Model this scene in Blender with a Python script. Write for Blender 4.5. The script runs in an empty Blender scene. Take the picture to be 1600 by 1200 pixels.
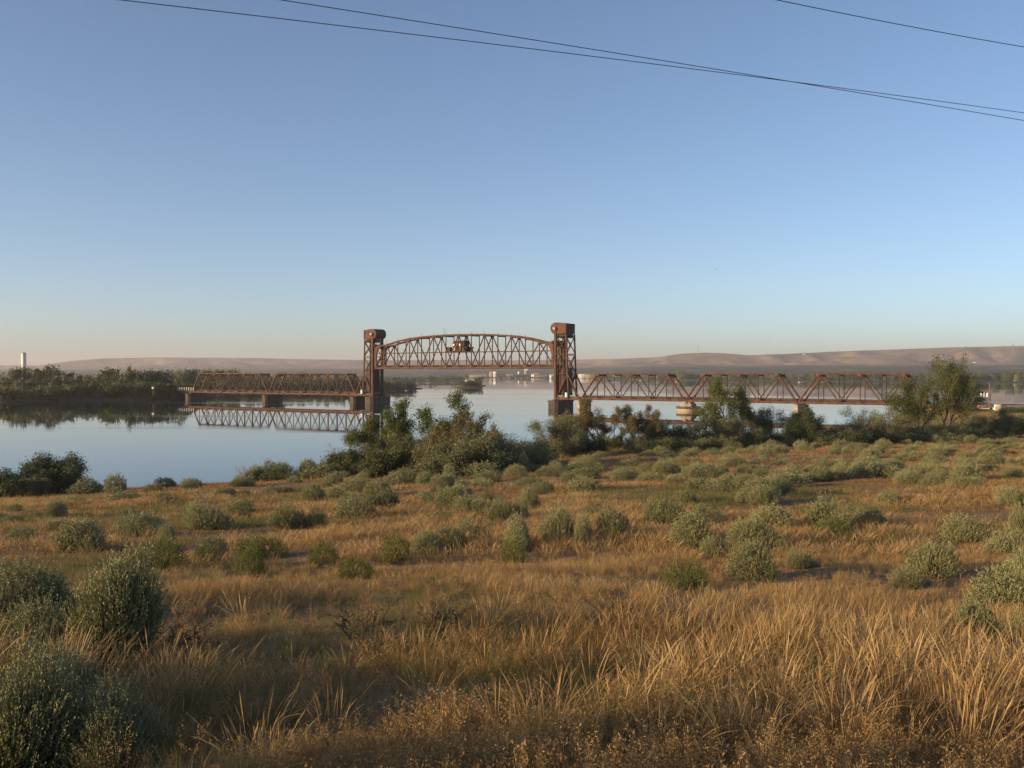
import bpy, math, random
import numpy as np
from mathutils import Vector, Matrix

# ------------------------------------------------------------------ camera, sky, sun, exposure
scene = bpy.context.scene
COL = scene.collection
F, HY, EYE = 1555.0, 583.0, 12.6          # focal length in photo pixels, horizon row, eye height over the water
cam_d = bpy.data.cameras.new('camera'); cam_d.lens = 35.0; cam_d.sensor_width = 36.0
cam_d.clip_start = 0.2; cam_d.clip_end = 40000
cam = bpy.data.objects.new('camera', cam_d); COL.objects.link(cam)
cam.location = (0, 0, EYE); cam.rotation_euler = (math.radians(90 - 0.626), 0, 0)
scene.camera = cam

SUN_AZ, SUN_EL = math.radians(-112), math.radians(11.0)      # azimuth clockwise from +Y
world = bpy.data.worlds.new('World'); scene.world = world; world.use_nodes = True
wn = world.node_tree; wn.nodes.clear()
sky = wn.nodes.new('ShaderNodeTexSky'); sky.sky_type = 'NISHITA'; sky.sun_disc = False
sky.sun_elevation = SUN_EL; sky.sun_rotation = SUN_AZ
sky.altitude = 1400; sky.air_density = 0.75; sky.dust_density = 3.0; sky.ozone_density = 1.5
bg = wn.nodes.new('ShaderNodeBackground'); bg.inputs['Strength'].default_value = 0.14
wo = wn.nodes.new('ShaderNodeOutputWorld')
wn.links.new(sky.outputs[0], bg.inputs[0]); wn.links.new(bg.outputs[0], wo.inputs[0])

sun_d = bpy.data.lights.new('sun', 'SUN'); sun_d.energy = 5.0; sun_d.angle = math.radians(0.5)
sun_d.color = (1.0, 0.69, 0.35)
sun = bpy.data.objects.new('sun', sun_d); COL.objects.link(sun)
sdir = Vector((math.sin(SUN_AZ) * math.cos(SUN_EL), math.cos(SUN_AZ) * math.cos(SUN_EL), math.sin(SUN_EL)))
sun.rotation_euler = sdir.to_track_quat('Z', 'Y').to_euler(); sun.location = (-60, -30, 60)

vs = scene.view_settings
vs.view_transform = 'Standard'; vs.look = 'None'; vs.exposure = 0.5; vs.gamma = 1.0; vs.use_curve_mapping = False
scene.cycles.max_bounces = 6; scene.cycles.diffuse_bounces = 3; scene.cycles.glossy_bounces = 3
scene.cycles.transmission_bounces = 3; scene.cycles.volume_bounces = 0
scene.cycles.use_denoising = True

rng = np.random.default_rng(11)

# ------------------------------------------------------------------ small helpers
def smooth(a, b, x):
    t = np.clip((np.asarray(x, float) - a) / (b - a), 0, 1); return t * t * (3 - 2 * t)

class Noise:
    def __init__(s, seed): s.g = np.random.default_rng(seed).random((256, 256))
    def __call__(s, x, y):
        x = np.asarray(x, float); y = np.asarray(y, float)
        xi = np.floor(x).astype(int); yi = np.floor(y).astype(int); fx = x - xi; fy = y - yi
        fx = fx * fx * (3 - 2 * fx); fy = fy * fy * (3 - 2 * fy)
        a = s.g[xi & 255, yi & 255]; b = s.g[(xi + 1) & 255, yi & 255]; c = s.g[xi & 255, (yi + 1) & 255]; d = s.g[(xi + 1) & 255, (yi + 1) & 255]
        return (a * (1 - fx) + b * fx) * (1 - fy) + (c * (1 - fx) + d * fx) * fy
    def fbm(s, x, y, o=4):
        v = 0; a = .5; t = 0
        for k in range(o):
            v = v + a * s(x * 2 ** k + 17.3 * k, y * 2 ** k + 5.1 * k); t += a; a *= .5
        return v / t
N1, N2, N3 = Noise(1), Noise(2), Noise(3)

def mk_mesh(name, V, faces, mat, tint=None, smooth_=False):
    """faces: list of int arrays (n,3) / (n,4) or python lists"""
    me = bpy.data.meshes.new(name)
    V = np.asarray(V, np.float32)
    loops, starts, tot, k = [], [], [], 0
    for f in faces:
        if isinstance(f, np.ndarray):
            if len(f) == 0: continue
            loops.append(f.ravel()); n, m = f.shape
            starts.append(k + np.arange(n) * m); k += n * m
        else:
            loops.append(np.array(f)); starts.append(np.array([k])); k += len(f)
    loops = np.concatenate(loops).astype(np.int32); starts = np.concatenate(starts).astype(np.int32)
    me.vertices.add(len(V)); me.vertices.foreach_set('co', V.ravel())
    me.loops.add(len(loops)); me.loops.foreach_set('vertex_index', loops)
    me.polygons.add(len(starts)); me.polygons.foreach_set('loop_start', starts)
    if smooth_: me.polygons.foreach_set('use_smooth', np.ones(len(starts), bool))
    me.update(calc_edges=True)
    if tint is not None:
        a = me.attributes.new('tint', 'FLOAT', 'POINT'); a.data.foreach_set('value', np.asarray(tint, np.float32))
    if mat: me.materials.append(mat)
    return me

def obj(name, me, parent=None, loc=(0, 0, 0), rot=None, scale=None, **props):
    o = bpy.data.objects.new(name, me); COL.objects.link(o); o.parent = parent; o.location = loc
    if rot is not None:
        if hasattr(rot, 'w'): o.rotation_mode = 'QUATERNION'; o.rotation_quaternion = rot
        else: o.rotation_euler = rot
    if scale is not None: o.scale = scale if hasattr(scale, '__len__') else (scale,) * 3
    for k, v in props.items():
        if v is not None: o[k] = v
    return o

def thing(name, label, cat, loc=(0, 0, 0), rz=0, group=None, scale=None):
    return obj(name, None, None, loc, (0, 0, rz), scale, label=label, category=cat, group=group)

def copy_tree(o, parent=None):
    c = o.copy(); COL.objects.link(c); c.parent = parent
    for ch in list(o.children): copy_tree(ch, c)
    return c

def px(x, y, d):
    """photo pixel at depth d -> world point"""
    return Vector(((x - 800) / F * d, d, EYE - (y - HY) / F * d))

# ------------------------------------------------------------------ materials
def mat_new(name):
    m = bpy.data.materials.new(name); m.use_nodes = True
    nt = m.node_tree; b = nt.nodes['Principled BSDF']; return m, nt, b
def nd(nt, t, **kw):
    n = nt.nodes.new(t)
    for k, v in kw.items(): setattr(n, k, v)
    return n
def noise_node(nt, scale, detail=4, vec=None, rough=.55):
    n = nd(nt, 'ShaderNodeTexNoise'); n.inputs['Scale'].default_value = scale; n.inputs['Detail'].default_value = detail
    n.inputs['Roughness'].default_value = rough
    if vec is not None: nt.links.new(vec, n.inputs['Vector'])
    return n
def ramp(nt, fac, stops):
    r = nd(nt, 'ShaderNodeValToRGB'); e = r.color_ramp.elements
    e[0].position, e[0].color = stops[0][0], (*stops[0][1], 1); e[1].position, e[1].color = stops[-1][0], (*stops[-1][1], 1)
    for p, c in stops[1:-1]:
        k = e.new(p); k.color = (*c, 1)
    nt.links.new(fac, r.inputs[0]); return r
def wpos(nt, scale=(1, 1, 1)):
    g = nd(nt, 'ShaderNodeNewGeometry'); m = nd(nt, 'ShaderNodeMapping'); m.inputs['Scale'].default_value = scale
    nt.links.new(g.outputs['Position'], m.inputs['Vector']); return m.outputs[0]

def solid(name, stops, scale=1.0, rough=.75, metal=0, vec=(1, 1, 1), bump=0, detail=5):
    m, nt, b = mat_new(name)
    n = noise_node(nt, scale, detail, wpos(nt, vec)); r = ramp(nt, n.outputs[0], stops)
    nt.links.new(r.outputs[0], b.inputs['Base Color']); b.inputs['Roughness'].default_value = rough; b.inputs['Metallic'].default_value = metal
    if bump:
        bp = nd(nt, 'ShaderNodeBump'); bp.inputs['Strength'].default_value = bump; bp.inputs['Distance'].default_value = .05
        nt.links.new(n.outputs[0], bp.inputs['Height']); nt.links.new(bp.outputs[0], b.inputs['Normal'])
    return m

M = {}
M['rust'] = solid('rusted_steel', [(.3, (.03, .016, .011)), (.48, (.066, .027, .015)), (.6, (.115, .044, .02)), (.75, (.055, .03, .02))], 1.1, .8, vec=(1, 1, .35), bump=.2)
M['rust_mid'] = solid('lacing_shaded_steel', [(.3, (.024, .013, .01)), (.5, (.045, .021, .013)), (.72, (.085, .034, .018))], .8, .8, vec=(1, 1, .35))  # same rust, with the shade of open lacing put into its colour
M['rust_dark'] = solid('dark_steel', [(.3, (.025, .017, .014)), (.7, (.06, .032, .022))], .8, .8)
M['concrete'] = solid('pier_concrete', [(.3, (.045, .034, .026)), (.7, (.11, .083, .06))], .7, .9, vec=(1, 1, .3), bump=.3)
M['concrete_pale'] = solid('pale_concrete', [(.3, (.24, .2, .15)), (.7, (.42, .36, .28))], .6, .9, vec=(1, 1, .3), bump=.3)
M['white'] = solid('white_paint', [(.3, (.66, .64, .6)), (.7, (.8, .79, .76))], 1.5, .5)
M['tan'] = solid('tan_siding', [(.3, (.36, .29, .2)), (.7, (.46, .38, .28))], .1, .8)
M['brick'] = solid('brown_siding', [(.3, (.16, .09, .06)), (.7, (.24, .14, .09))], .1, .8)
M['roof'] = solid('roofing', [(.3, (.12, .1, .09)), (.7, (.2, .17, .15))], .1, .8)
M['glass_dark'] = solid('window_glass', [(.3, (.02, .025, .03)), (.7, (.03, .035, .04))], 1, .15)
M['wood'] = solid('weathered_wood', [(.3, (.09, .065, .045)), (.7, (.19, .14, .1))], 3, .85, vec=(1, 1, .2))
M['wire'] = solid('black_cable', [(.3, (.012, .012, .014)), (.7, (.02, .02, .022))], 3, .6)
M['grey_metal'] = solid('grey_metal', [(.3, (.16, .17, .18)), (.7, (.26, .27, .28))], 2, .5, .3)
M['red'] = solid('red_paint', [(.3, (.4, .07, .04)), (.7, (.5, .1, .06))], 2, .6)
M['blue_steel'] = solid('blue_grey_steel', [(.3, (.05, .07, .1)), (.7, (.08, .1, .14))], 2, .6)
M['ballast'] = solid('ballast', [(.3, (.08, .065, .05)), (.5, (.16, .13, .1)), (.7, (.26, .22, .18))], 7, .95, bump=.5)
M['bark'] = solid('bark', [(.3, (.07, .05, .036)), (.7, (.19, .145, .1))], 4, .9, vec=(1, 1, .3), bump=.3)
M['twig_dark'] = solid('dark_twig', [(.3, (.045, .028, .02)), (.7, (.1, .065, .045))], 6, .9)
M['twig_pale'] = solid('pale_twig', [(.3, (.2, .145, .1)), (.7, (.34, .26, .18))], 4, .9)

def leafmat(name, stops, trans=.3, gscale=.15, rough=.55):
    m, nt, b = mat_new(name); out = nt.nodes['Material Output']
    at = nd(nt, 'ShaderNodeAttribute', attribute_name='tint')
    n = noise_node(nt, gscale, 2, wpos(nt))
    oi = nd(nt, 'ShaderNodeObjectInfo')
    a = nd(nt, 'ShaderNodeMath', operation='MULTIPLY_ADD'); nt.links.new(n.outputs[0], a.inputs[0]); a.inputs[1].default_value = .7; a.inputs[2].default_value = -.35
    s = nd(nt, 'ShaderNodeMath', operation='ADD'); nt.links.new(at.outputs['Fac'], s.inputs[0]); nt.links.new(a.outputs[0], s.inputs[1])
    c = nd(nt, 'ShaderNodeMath', operation='MULTIPLY_ADD'); nt.links.new(oi.outputs['Random'], c.inputs[0]); c.inputs[1].default_value = .3
    s2 = nd(nt, 'ShaderNodeMath', operation='ADD', use_clamp=True); nt.links.new(s.outputs[0], c.inputs[2]); nt.links.new(c.outputs[0], s2.inputs[0]); s2.inputs[1].default_value = -.15
    r = ramp(nt, s2.outputs[0], stops)
    nt.links.new(r.outputs[0], b.inputs['Base Color']); b.inputs['Roughness'].default_value = rough
    b.inputs['Specular IOR Level'].default_value = .25
    t = nd(nt, 'ShaderNodeBsdfTranslucent'); nt.links.new(r.outputs[0], t.inputs[0])
    mx = nd(nt, 'ShaderNodeMixShader'); mx.inputs[0].default_value = trans
    nt.links.new(b.outputs[0], mx.inputs[1]); nt.links.new(t.outputs[0], mx.inputs[2]); nt.links.new(mx.outputs[0], out.inputs[0])
    return m
M['sage'] = leafmat('sage_leaf', [(0, (.11, .125, .052)), (.5, (.235, .24, .118)), (1, (.36, .355, .185))], .08)
M['olive'] = leafmat('olive_leaf', [(0, (.08, .095, .045)), (.5, (.155, .165, .08)), (1, (.25, .24, .12))], .25)
M['green'] = leafmat('green_leaf', [(0, (.045, .07, .018)), (.5, (.09, .12, .028)), (1, (.17, .18, .045))], .35)
M['dark'] = leafmat('dark_leaf', [(0, (.035, .05, .025)), (.5, (.07, .09, .042)), (1, (.125, .14, .06))], .2)
M['russet'] = leafmat('russet_leaf', [(0, (.07, .08, .032)), (.5, (.15, .135, .055)), (1, (.25, .19, .08))], .25)
M['lime'] = leafmat('lime_leaf', [(0, (.07, .095, .025)), (.5, (.125, .15, .04)), (1, (.2, .21, .065))], .35)
M['far_green'] = leafmat('far_leaf', [(0, (.06, .08, .026)), (.5, (.125, .145, .048)), (1, (.21, .21, .08))], .2, .02)
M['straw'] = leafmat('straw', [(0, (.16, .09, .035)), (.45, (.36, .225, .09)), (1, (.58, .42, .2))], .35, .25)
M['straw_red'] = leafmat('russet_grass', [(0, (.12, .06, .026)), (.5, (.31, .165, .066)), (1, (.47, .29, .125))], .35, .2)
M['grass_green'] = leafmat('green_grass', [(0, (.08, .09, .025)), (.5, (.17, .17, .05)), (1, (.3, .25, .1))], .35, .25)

def m_ground():
    m, nt, b = mat_new('dry_ground')
    p = wpos(nt); n1 = noise_node(nt, .09, 6, p); n2 = noise_node(nt, 2.2, 6, p)
    r1 = ramp(nt, n1.outputs[0], [(.32, (.2, .115, .045)), (.5, (.3, .18, .07)), (.66, (.19, .14, .055))])
    r2 = ramp(nt, n2.outputs[0], [(.3, (.35, .3, .27)), (.7, (1, 1, 1))])
    mx = nd(nt, 'ShaderNodeMixRGB', blend_type='MULTIPLY'); mx.inputs[0].default_value = .8
    nt.links.new(r1.outputs[0], mx.inputs[1]); nt.links.new(r2.outputs[0], mx.inputs[2]); nt.links.new(mx.outputs[0], b.inputs['Base Color'])
    b.inputs['Roughness'].default_value = 1
    bp = nd(nt, 'ShaderNodeBump'); bp.inputs['Strength'].default_value = 1.0; bp.inputs['Distance'].default_value = .2
    nt.links.new(n2.outputs[0], bp.inputs['Height']); nt.links.new(bp.outputs[0], b.inputs['Normal'])
    return m
M['ground'] = m_ground()
M['bank'] = solid('far_bank_soil', [(.35, (.03, .035, .016)), (.55, (.055, .052, .026)), (.72, (.11, .085, .045))], .03, .95, vec=(1, .5, 1))
M['mud'] = solid('river_bed', [(.3, (.05, .045, .03)), (.7, (.09, .08, .05))], .1, 1)

def m_water():
    m, nt, b = mat_new('river_water')
    b.inputs['Base Color'].default_value = (.018, .026, .03, 1); b.inputs['IOR'].default_value = 1.333
    p1 = wpos(nt, (.5, 1.6, 1)); n1 = noise_node(nt, 1.0, 3, p1)
    p2 = wpos(nt, (.0035, .016, 1)); n2 = noise_node(nt, 1.0, 4, p2, .6)
    r = nd(nt, 'ShaderNodeMapRange'); nt.links.new(n2.outputs[0], r.inputs[0])
    r.inputs[1].default_value = .53; r.inputs[2].default_value = .76; r.inputs[3].default_value = .02; r.inputs[4].default_value = .16
    nt.links.new(r.outputs[0], b.inputs['Roughness'])
    bp = nd(nt, 'ShaderNodeBump'); bp.inputs['Distance'].default_value = .006
    r3 = nd(nt, 'ShaderNodeMapRange'); nt.links.new(n2.outputs[0], r3.inputs[0])
    r3.inputs[1].default_value = .5; r3.inputs[2].default_value = .78; r3.inputs[3].default_value = .06; r3.inputs[4].default_value = 1.2
    nt.links.new(r3.outputs[0], bp.inputs['Strength']); nt.links.new(n1.outputs[0], bp.inputs['Height']); nt.links.new(bp.outputs[0], b.inputs['Normal'])
    return m
M['water'] = m_water()

def m_hill():
    m, nt, b = mat_new('hill_grass')
    p = wpos(nt, (.0007, .0007, .004)); n = noise_node(nt, 1, 7, p, .6)
    p2 = wpos(nt, (.007, .003, .03)); n2 = noise_node(nt, 1, 8, p2, .65)
    ad = nd(nt, 'ShaderNodeMath', operation='MULTIPLY_ADD'); nt.links.new(n2.outputs[0], ad.inputs[0]); ad.inputs[1].default_value = .85
    sb = nd(nt, 'ShaderNodeMath', operation='ADD'); nt.links.new(n.outputs[0], ad.inputs[2]); nt.links.new(ad.outputs[0], sb.inputs[0]); sb.inputs[1].default_value = -.425
    r = ramp(nt, sb.outputs[0], [(.34, (.05, .048, .04)), (.45, (.10, .078, .056)), (.55, (.235, .165, .095)), (.66, (.105, .08, .056))])
    at = nd(nt, 'ShaderNodeAttribute', attribute_name='tint')
    n3 = noise_node(nt, 1, 8, wpos(nt, (.012, .004, .03)), .7)
    r2 = ramp(nt, n3.outputs[0], [(.35, (.025, .045, .035)), (.56, (.07, .085, .055)), (.66, (.2, .18, .12))])
    mx = nd(nt, 'ShaderNodeMixRGB'); nt.links.new(at.outputs['Fac'], mx.inputs[0]); nt.links.new(r2.outputs[0], mx.inputs[1]); nt.links.new(r.outputs[0], mx.inputs[2])
    nt.links.new(mx.outputs[0], b.inputs['Base Color']); b.inputs['Roughness'].default_value = 1; b.inputs['Specular IOR Level'].default_value = .1
    return m
M['hill'] = m_hill()

# ------------------------------------------------------------------ bridge axis
BA = math.atan2(-.579, .815); BC, BS_ = math.cos(BA), math.sin(BA); BO = (-153.7, 478.0)
def bp_(s, t=0, z=0): return Vector((BO[0] + BC * s - BS_ * t, BO[1] + BS_ * s + BC * t, z))
def st_of(X, Y):
    dx, dy = X - BO[0], Y - BO[1]; return BC * dx + BS_ * dy, -BS_ * dx + BC * dy

# ------------------------------------------------------------------ terrain heights
zN_Y = [-40, -6, 0, 3, 6, 11, 18, 28]; zN_z = [11.2, 11.1, 10.85, 10.5, 10.0, 9.3, 8.6, 7.9]
E_X = [-160, -43, -28, -15, 9, 29, 77, 240]; E_Y = [86, 95, 107, 115, 135, 148, 150, 150]
E_z = [1.0, 1.1, 1.1, 1.3, 2.0, 2.4, 2.95, 3.3]
S_X = [-160, -43, -28, -15, 9, 29, 60, 75, 95, 118]; S_Y = [91, 99, 111, 130, 155, 170, 188, 203, 245, 290]
def ground_z(X, Y):
    X = np.asarray(X, float); Y = np.asarray(Y, float)
    wob = (N1.fbm(X * .03, Y * .03 + 50) - .5)
    E = np.interp(X, E_X, E_Y) + wob * 5; zE = np.interp(X, E_X, E_z)
    near = np.interp(Y, zN_Y, zN_z)
    f = np.clip((Y - 28) / (E - 28), 0, 1) ** .86
    z = np.where(Y < 28, near, 7.9 + (zE - 7.9) * f)
    side = smooth(8, 30, Y) * (1 - smooth(60, 130, Y)); z = z + side * np.clip(X, -30, 60) * .006
    mound = (N2.fbm(X * .12, Y * .12, 3) - .5) * .55 + (N3(X * .6, Y * .6) - .5) * .12
    z = z + mound * smooth(3, 14, Y)
    shelf = np.where(X > 95, 2.2, 0.7) * smooth(80, 110, X) + .7 * (1 - smooth(80, 110, X))
    shelf = np.where(X < -30, .3, shelf) + (N2.fbm(X * .07 + 9, Y * .07) - .5) * .6
    z = np.where(Y > E, zE + mound + (shelf - zE - mound) * smooth(0, 13, Y - E), z)
    s, t = st_of(X, Y)
    Strk = (478 - .579 * (X + 153.7) / .815) + 8
    S = np.where(X > 118, Strk, np.interp(X, S_X, S_Y)) + wob * 6
    z = np.where(Y > S, np.minimum(z, shelf - (Y - S) * .3), z); z = np.maximum(z, -2.5)
    emb = 3.75 - np.maximum(0, np.abs(t - 2.5) - 3.2) / 1.7 - np.maximum(0, 333 - s) / 1.5
    return np.maximum(z, emb)
def gz(x, y): return float(ground_z(np.array([x]), np.array([y]))[0])
def hit(x, y):
    """where the line of sight through a photo pixel meets the ground"""
    u = (x - 800) / F; k = (y - HY) / F
    d = np.concatenate([np.arange(3, 60, .05), np.arange(60, 330, .2)])
    g = ground_z(u * d, d); ray = EYE - k * d
    i = np.nonzero(ray <= g)[0]
    if len(i) == 0: return None
    d = d[i[0]]; return Vector((u * d, d, float(g[i[0]])))

def grid_mesh(name, xs, ys, zf, mat, tint=None, sm=True):
    X, Y = np.meshgrid(xs, ys); Z = zf(X, Y); V = np.stack([X, Y, Z], -1).reshape(-1, 3)
    nx, ny = len(xs), len(ys); i = (np.arange(ny - 1)[:, None] * nx + np.arange(nx - 1)[None]).ravel()
    return mk_mesh(name, V, [np.stack([i, i + 1, i + 1 + nx, i + nx], 1)], mat, tint, sm)
xs = np.concatenate([np.arange(-160, -50, 3.), np.arange(-50, 70, .8), np.arange(70, 150, 1.5), np.arange(150, 420, 6.)])
ys = np.concatenate([np.arange(-40, 0, 2.), np.arange(0, 30, .4), np.arange(30, 110, .8), np.arange(110, 300, 1.2)])
obj('field_ground', grid_mesh('field_ground', xs, ys, ground_z, M['ground']), kind='structure')

def sheet(name, x0, x1, y0, y1, z, mat, kind='structure'):
    me = mk_mesh(name, [(x0, y0, z), (x1, y0, z), (x1, y1, z), (x0, y1, z)], [np.array([[0, 1, 2, 3]])], mat)
    return obj(name, me, kind=kind)
sheet('river', -14000, 14000, -3000, 14000, 0, M['water'])
sheet('river_bed', -14500, 14500, -3500, 14500, -2.6, M['mud'])

# ------------------------------------------------------------------ far land
def land(name, pts, h, skirt=5, mat=None):
    P = np.array(pts, float); n = len(P)
    # refine and roughen the outline
    Q = []
    for i in range(n):
        a, b = P[i], P[(i + 1) % n]; k = max(2, int(np.linalg.norm(b - a) / 25)); k = min(k, 60)
        for j in range(k): Q.append(a + (b - a) * j / k)
    Q = np.array(Q); m = len(Q); amp = 5
    Q = Q + np.stack([N1.fbm(Q[:, 0] * .02, Q[:, 1] * .02) - .5, N2.fbm(Q[:, 0] * .02, Q[:, 1] * .02) - .5], 1) * amp * 2
    nx = np.roll(Q, -1, 0) - np.roll(Q, 1, 0); nrm = np.stack([nx[:, 1], -nx[:, 0]], 1); nrm /= np.linalg.norm(nrm, axis=1)[:, None] + 1e-9
    if np.sum(Q[:, 0] * np.roll(Q[:, 1], -1) - np.roll(Q[:, 0], -1) * Q[:, 1]) < 0: nrm = -nrm
    V = np.concatenate([np.c_[Q, np.full(m, h)], np.c_[Q + nrm * skirt, np.full(m, -.6)]])
    i = np.arange(m); j = (i + 1) % m
    me = mk_mesh(name, V, [list(range(m)), np.stack([i, i + m, j + m, j], 1)], mat or M['bank'])
    return obj(name, me, kind='structure')
land('left_bank', [(-420, 395), (-300, 418), (-219, 430), (-205, 458), (-180, 468), (-166, 486), (-160, 490), (-172, 530), (-197, 600), (-170, 662), (-133, 692), (-100, 745), (-76, 782), (-72, 800), (-110, 850), (-260, 1000), (-1500, 1300), (-1500, 395)], .7, 3)
land('middle_bank', [(-700, 1300), (-400, 1280), (-180, 1400), (-72, 1420), (-66, 1470), (-200, 1700), (-900, 1900)], .8, 5)
land('island', [(-47, 880), (-40, 876), (-31, 880), (-27, 892), (-32, 905), (-44, 903)], 1.0, 3)
land('islet', [(-34, 990), (-29, 988), (-27, 1000), (-34, 1003)], .8, 3)

# distant lowland and ridges on a polar grid round the camera
def hills():
    U = np.concatenate([np.linspace(-1.15, -.6, 50), np.linspace(-.59, .59, 420), np.linspace(.6, 1.15, 50)])
    sk_x = [-1000, 0, 60, 110, 160, 240, 400, 520, 600, 700, 800, 870, 960, 1030, 1060, 1100, 1130, 1170, 1230, 1300, 1400, 1480, 1600, 1900, 2600]
    sk_y = [572, 571, 571, 564, 560, 558.5, 559.5, 562, 563, 562.5, 563, 562.5, 561, 558, 553, 551, 552, 555, 553, 549.5, 546, 543, 540.5, 538, 545]
    shore = [2600, 2600, 2700, 2500, 2450, 2300, 1780, 1570, 1400, 1235, 1130]; sh_x = [-1000, 0, 600, 750, 880, 930, 1000, 1200, 1400, 1600, 2600]
    base = np.interp(U * F + 800, [-1000, 870, 1040, 2600], [8800, 7600, 6000, 6000])
    xpix = U * F + 800; yo = (HY - np.interp(xpix, sk_x, sk_y)); R0 = np.interp(xpix, sh_x, shore)
    H = yo / F * base + EYE
    T = np.concatenate([[0, .0015, .006], np.linspace(.02, 1.0, 90), np.linspace(1.02, 1.3, 12)])
    V = []; tint = []
    for k, t in enumerate(T):
        R = R0 + (base - R0) * t
        X, Y = U * R, R
        plain = 1.2 + (np.interp(xpix, [0, 900, 1600], [30, 40, 44])) * smooth(.0, .62, t) ** .9
        ridge = smooth(.6, 1.0, t) * (H - plain)
        rav = np.abs(N1.fbm(xpix * .012 + t * 1.7, t * 3.0 + xpix * .004, 4) - .5) * 2
        rav2 = N2.fbm(xpix * .03 - t * 2, t * 5, 3)
        amp = smooth(.6, .75, t) * (1 - smooth(.93, 1.0, t))
        z = plain + ridge * (1 - amp * (.75 * (1 - rav * 2.2).clip(0, 1) ** 1.3 + .2 * rav2)) + (N3.fbm(xpix * .02, t * 9) - .5) * 8 * smooth(.02, .2, t) * (t < .96)
        if t <= .0015: z = np.full_like(z, -.6 if k == 0 else 1.0)
        if t > 1: z = H - (t - 1) * 500
        V.append(np.stack([X, Y, z + 0 * X], 1)); tint.append(smooth(.58, .68, t + (N2.fbm(xpix * .01, xpix * 0 + 3) - .5) * .2))
    V = np.concatenate(V); n = len(U); i = (np.arange(len(T) - 1)[:, None] * n + np.arange(n - 1)[None]).ravel()
    me = mk_mesh('hills', V, [np.stack([i, i + 1, i + 1 + n, i + n], 1)], M['hill'], np.concatenate(tint), True)
    obj('hills', me, kind='structure')
hills()

# ------------------------------------------------------------------ boxes and members
def unit_box(mat, key, _c={}):
    if key not in _c:
        V = [(x, y, z) for x in (-.5, .5) for y in (-.5, .5) for z in (-.5, .5)]
        _c[key] = mk_mesh('bar_' + key, V, [np.array([[0, 1, 3, 2], [4, 6, 7, 5], [0, 4, 5, 1], [2, 3, 7, 6], [0, 2, 6, 4], [1, 5, 7, 3]])], mat)
    return _c[key]
def bar(name, p, q, w, h, mat='rust', parent=None, **k):
    """straight member from p to q, w across (local y), h deep"""
    p, q = Vector(p), Vector(q); d = q - p
    return obj(name, unit_box(M[mat], mat), parent, (p + q) / 2, d.to_track_quat('X', 'Z'), (d.length, w, h), **k)
def box(name, lo, hi, mat='rust', parent=None, **k):
    lo, hi = Vector(lo), Vector(hi)
    return obj(name, unit_box(M[mat], mat), parent, (lo + hi) / 2, None, hi - lo, **k)
class MB:
    def __init__(s): s.V = []; s.F = []; s.n = 0
    def add(s, V, F): s.V.append(np.asarray(V, float)); s.F += [[a + s.n for a in f] for f in F]; s.n += len(V); return s
    def box(s, lo, hi):
        V = [(x, y, z) for x in (lo[0], hi[0]) for y in (lo[1], hi[1]) for z in (lo[2], hi[2])]
        return s.add(V, [[0, 1, 3, 2], [4, 6, 7, 5], [0, 4, 5, 1], [2, 3, 7, 6], [0, 2, 6, 4], [1, 5, 7, 3]])
    def prism(s, poly, axis, a, b):
        """polygon (list of 2-tuples) pushed along axis 0/1/2 from a to b"""
        def mk(p, c): v = [p[0], p[1]]; v.insert(axis, c); return v
        n = len(poly); V = [mk(p, a) for p in poly] + [mk(p, b) for p in poly]
        return s.add(V, [list(range(n))[::-1], list(range(n, 2 * n))] + [[i, (i + 1) % n, (i + 1) % n + n, i + n] for i in range(n)])
    def cyl(s, p, q, r0, r1=None, n=12):
        r1 = r0 if r1 is None else r1; p, q = Vector(p), Vector(q); d = (q - p).normalized(); a = d.orthogonal().normalized(); b = d.cross(a)
        V = [p + (a * math.cos(t) + b * math.sin(t)) * r0 for t in np.linspace(0, 2 * math.pi, n, False)] + [q + (a * math.cos(t) + b * math.sin(t)) * r1 for t in np.linspace(0, 2 * math.pi, n, False)]
        return s.add([tuple(v) for v in V], [list(range(n))[::-1], list(range(n, 2 * n))] + [[i, (i + 1) % n, (i + 1) % n + n, i + n] for i in range(n)])
    def mesh(s, name, mat):
        me = bpy.data.meshes.new(name); me.from_pydata(np.concatenate(s.V).tolist(), [], s.F); me.update(); me.materials.append(M[mat]); return me
    def build(s, name, mat, parent=None, loc=(0, 0, 0), **k): return obj(name, s.mesh(name, mat), parent, loc, **k)

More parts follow.
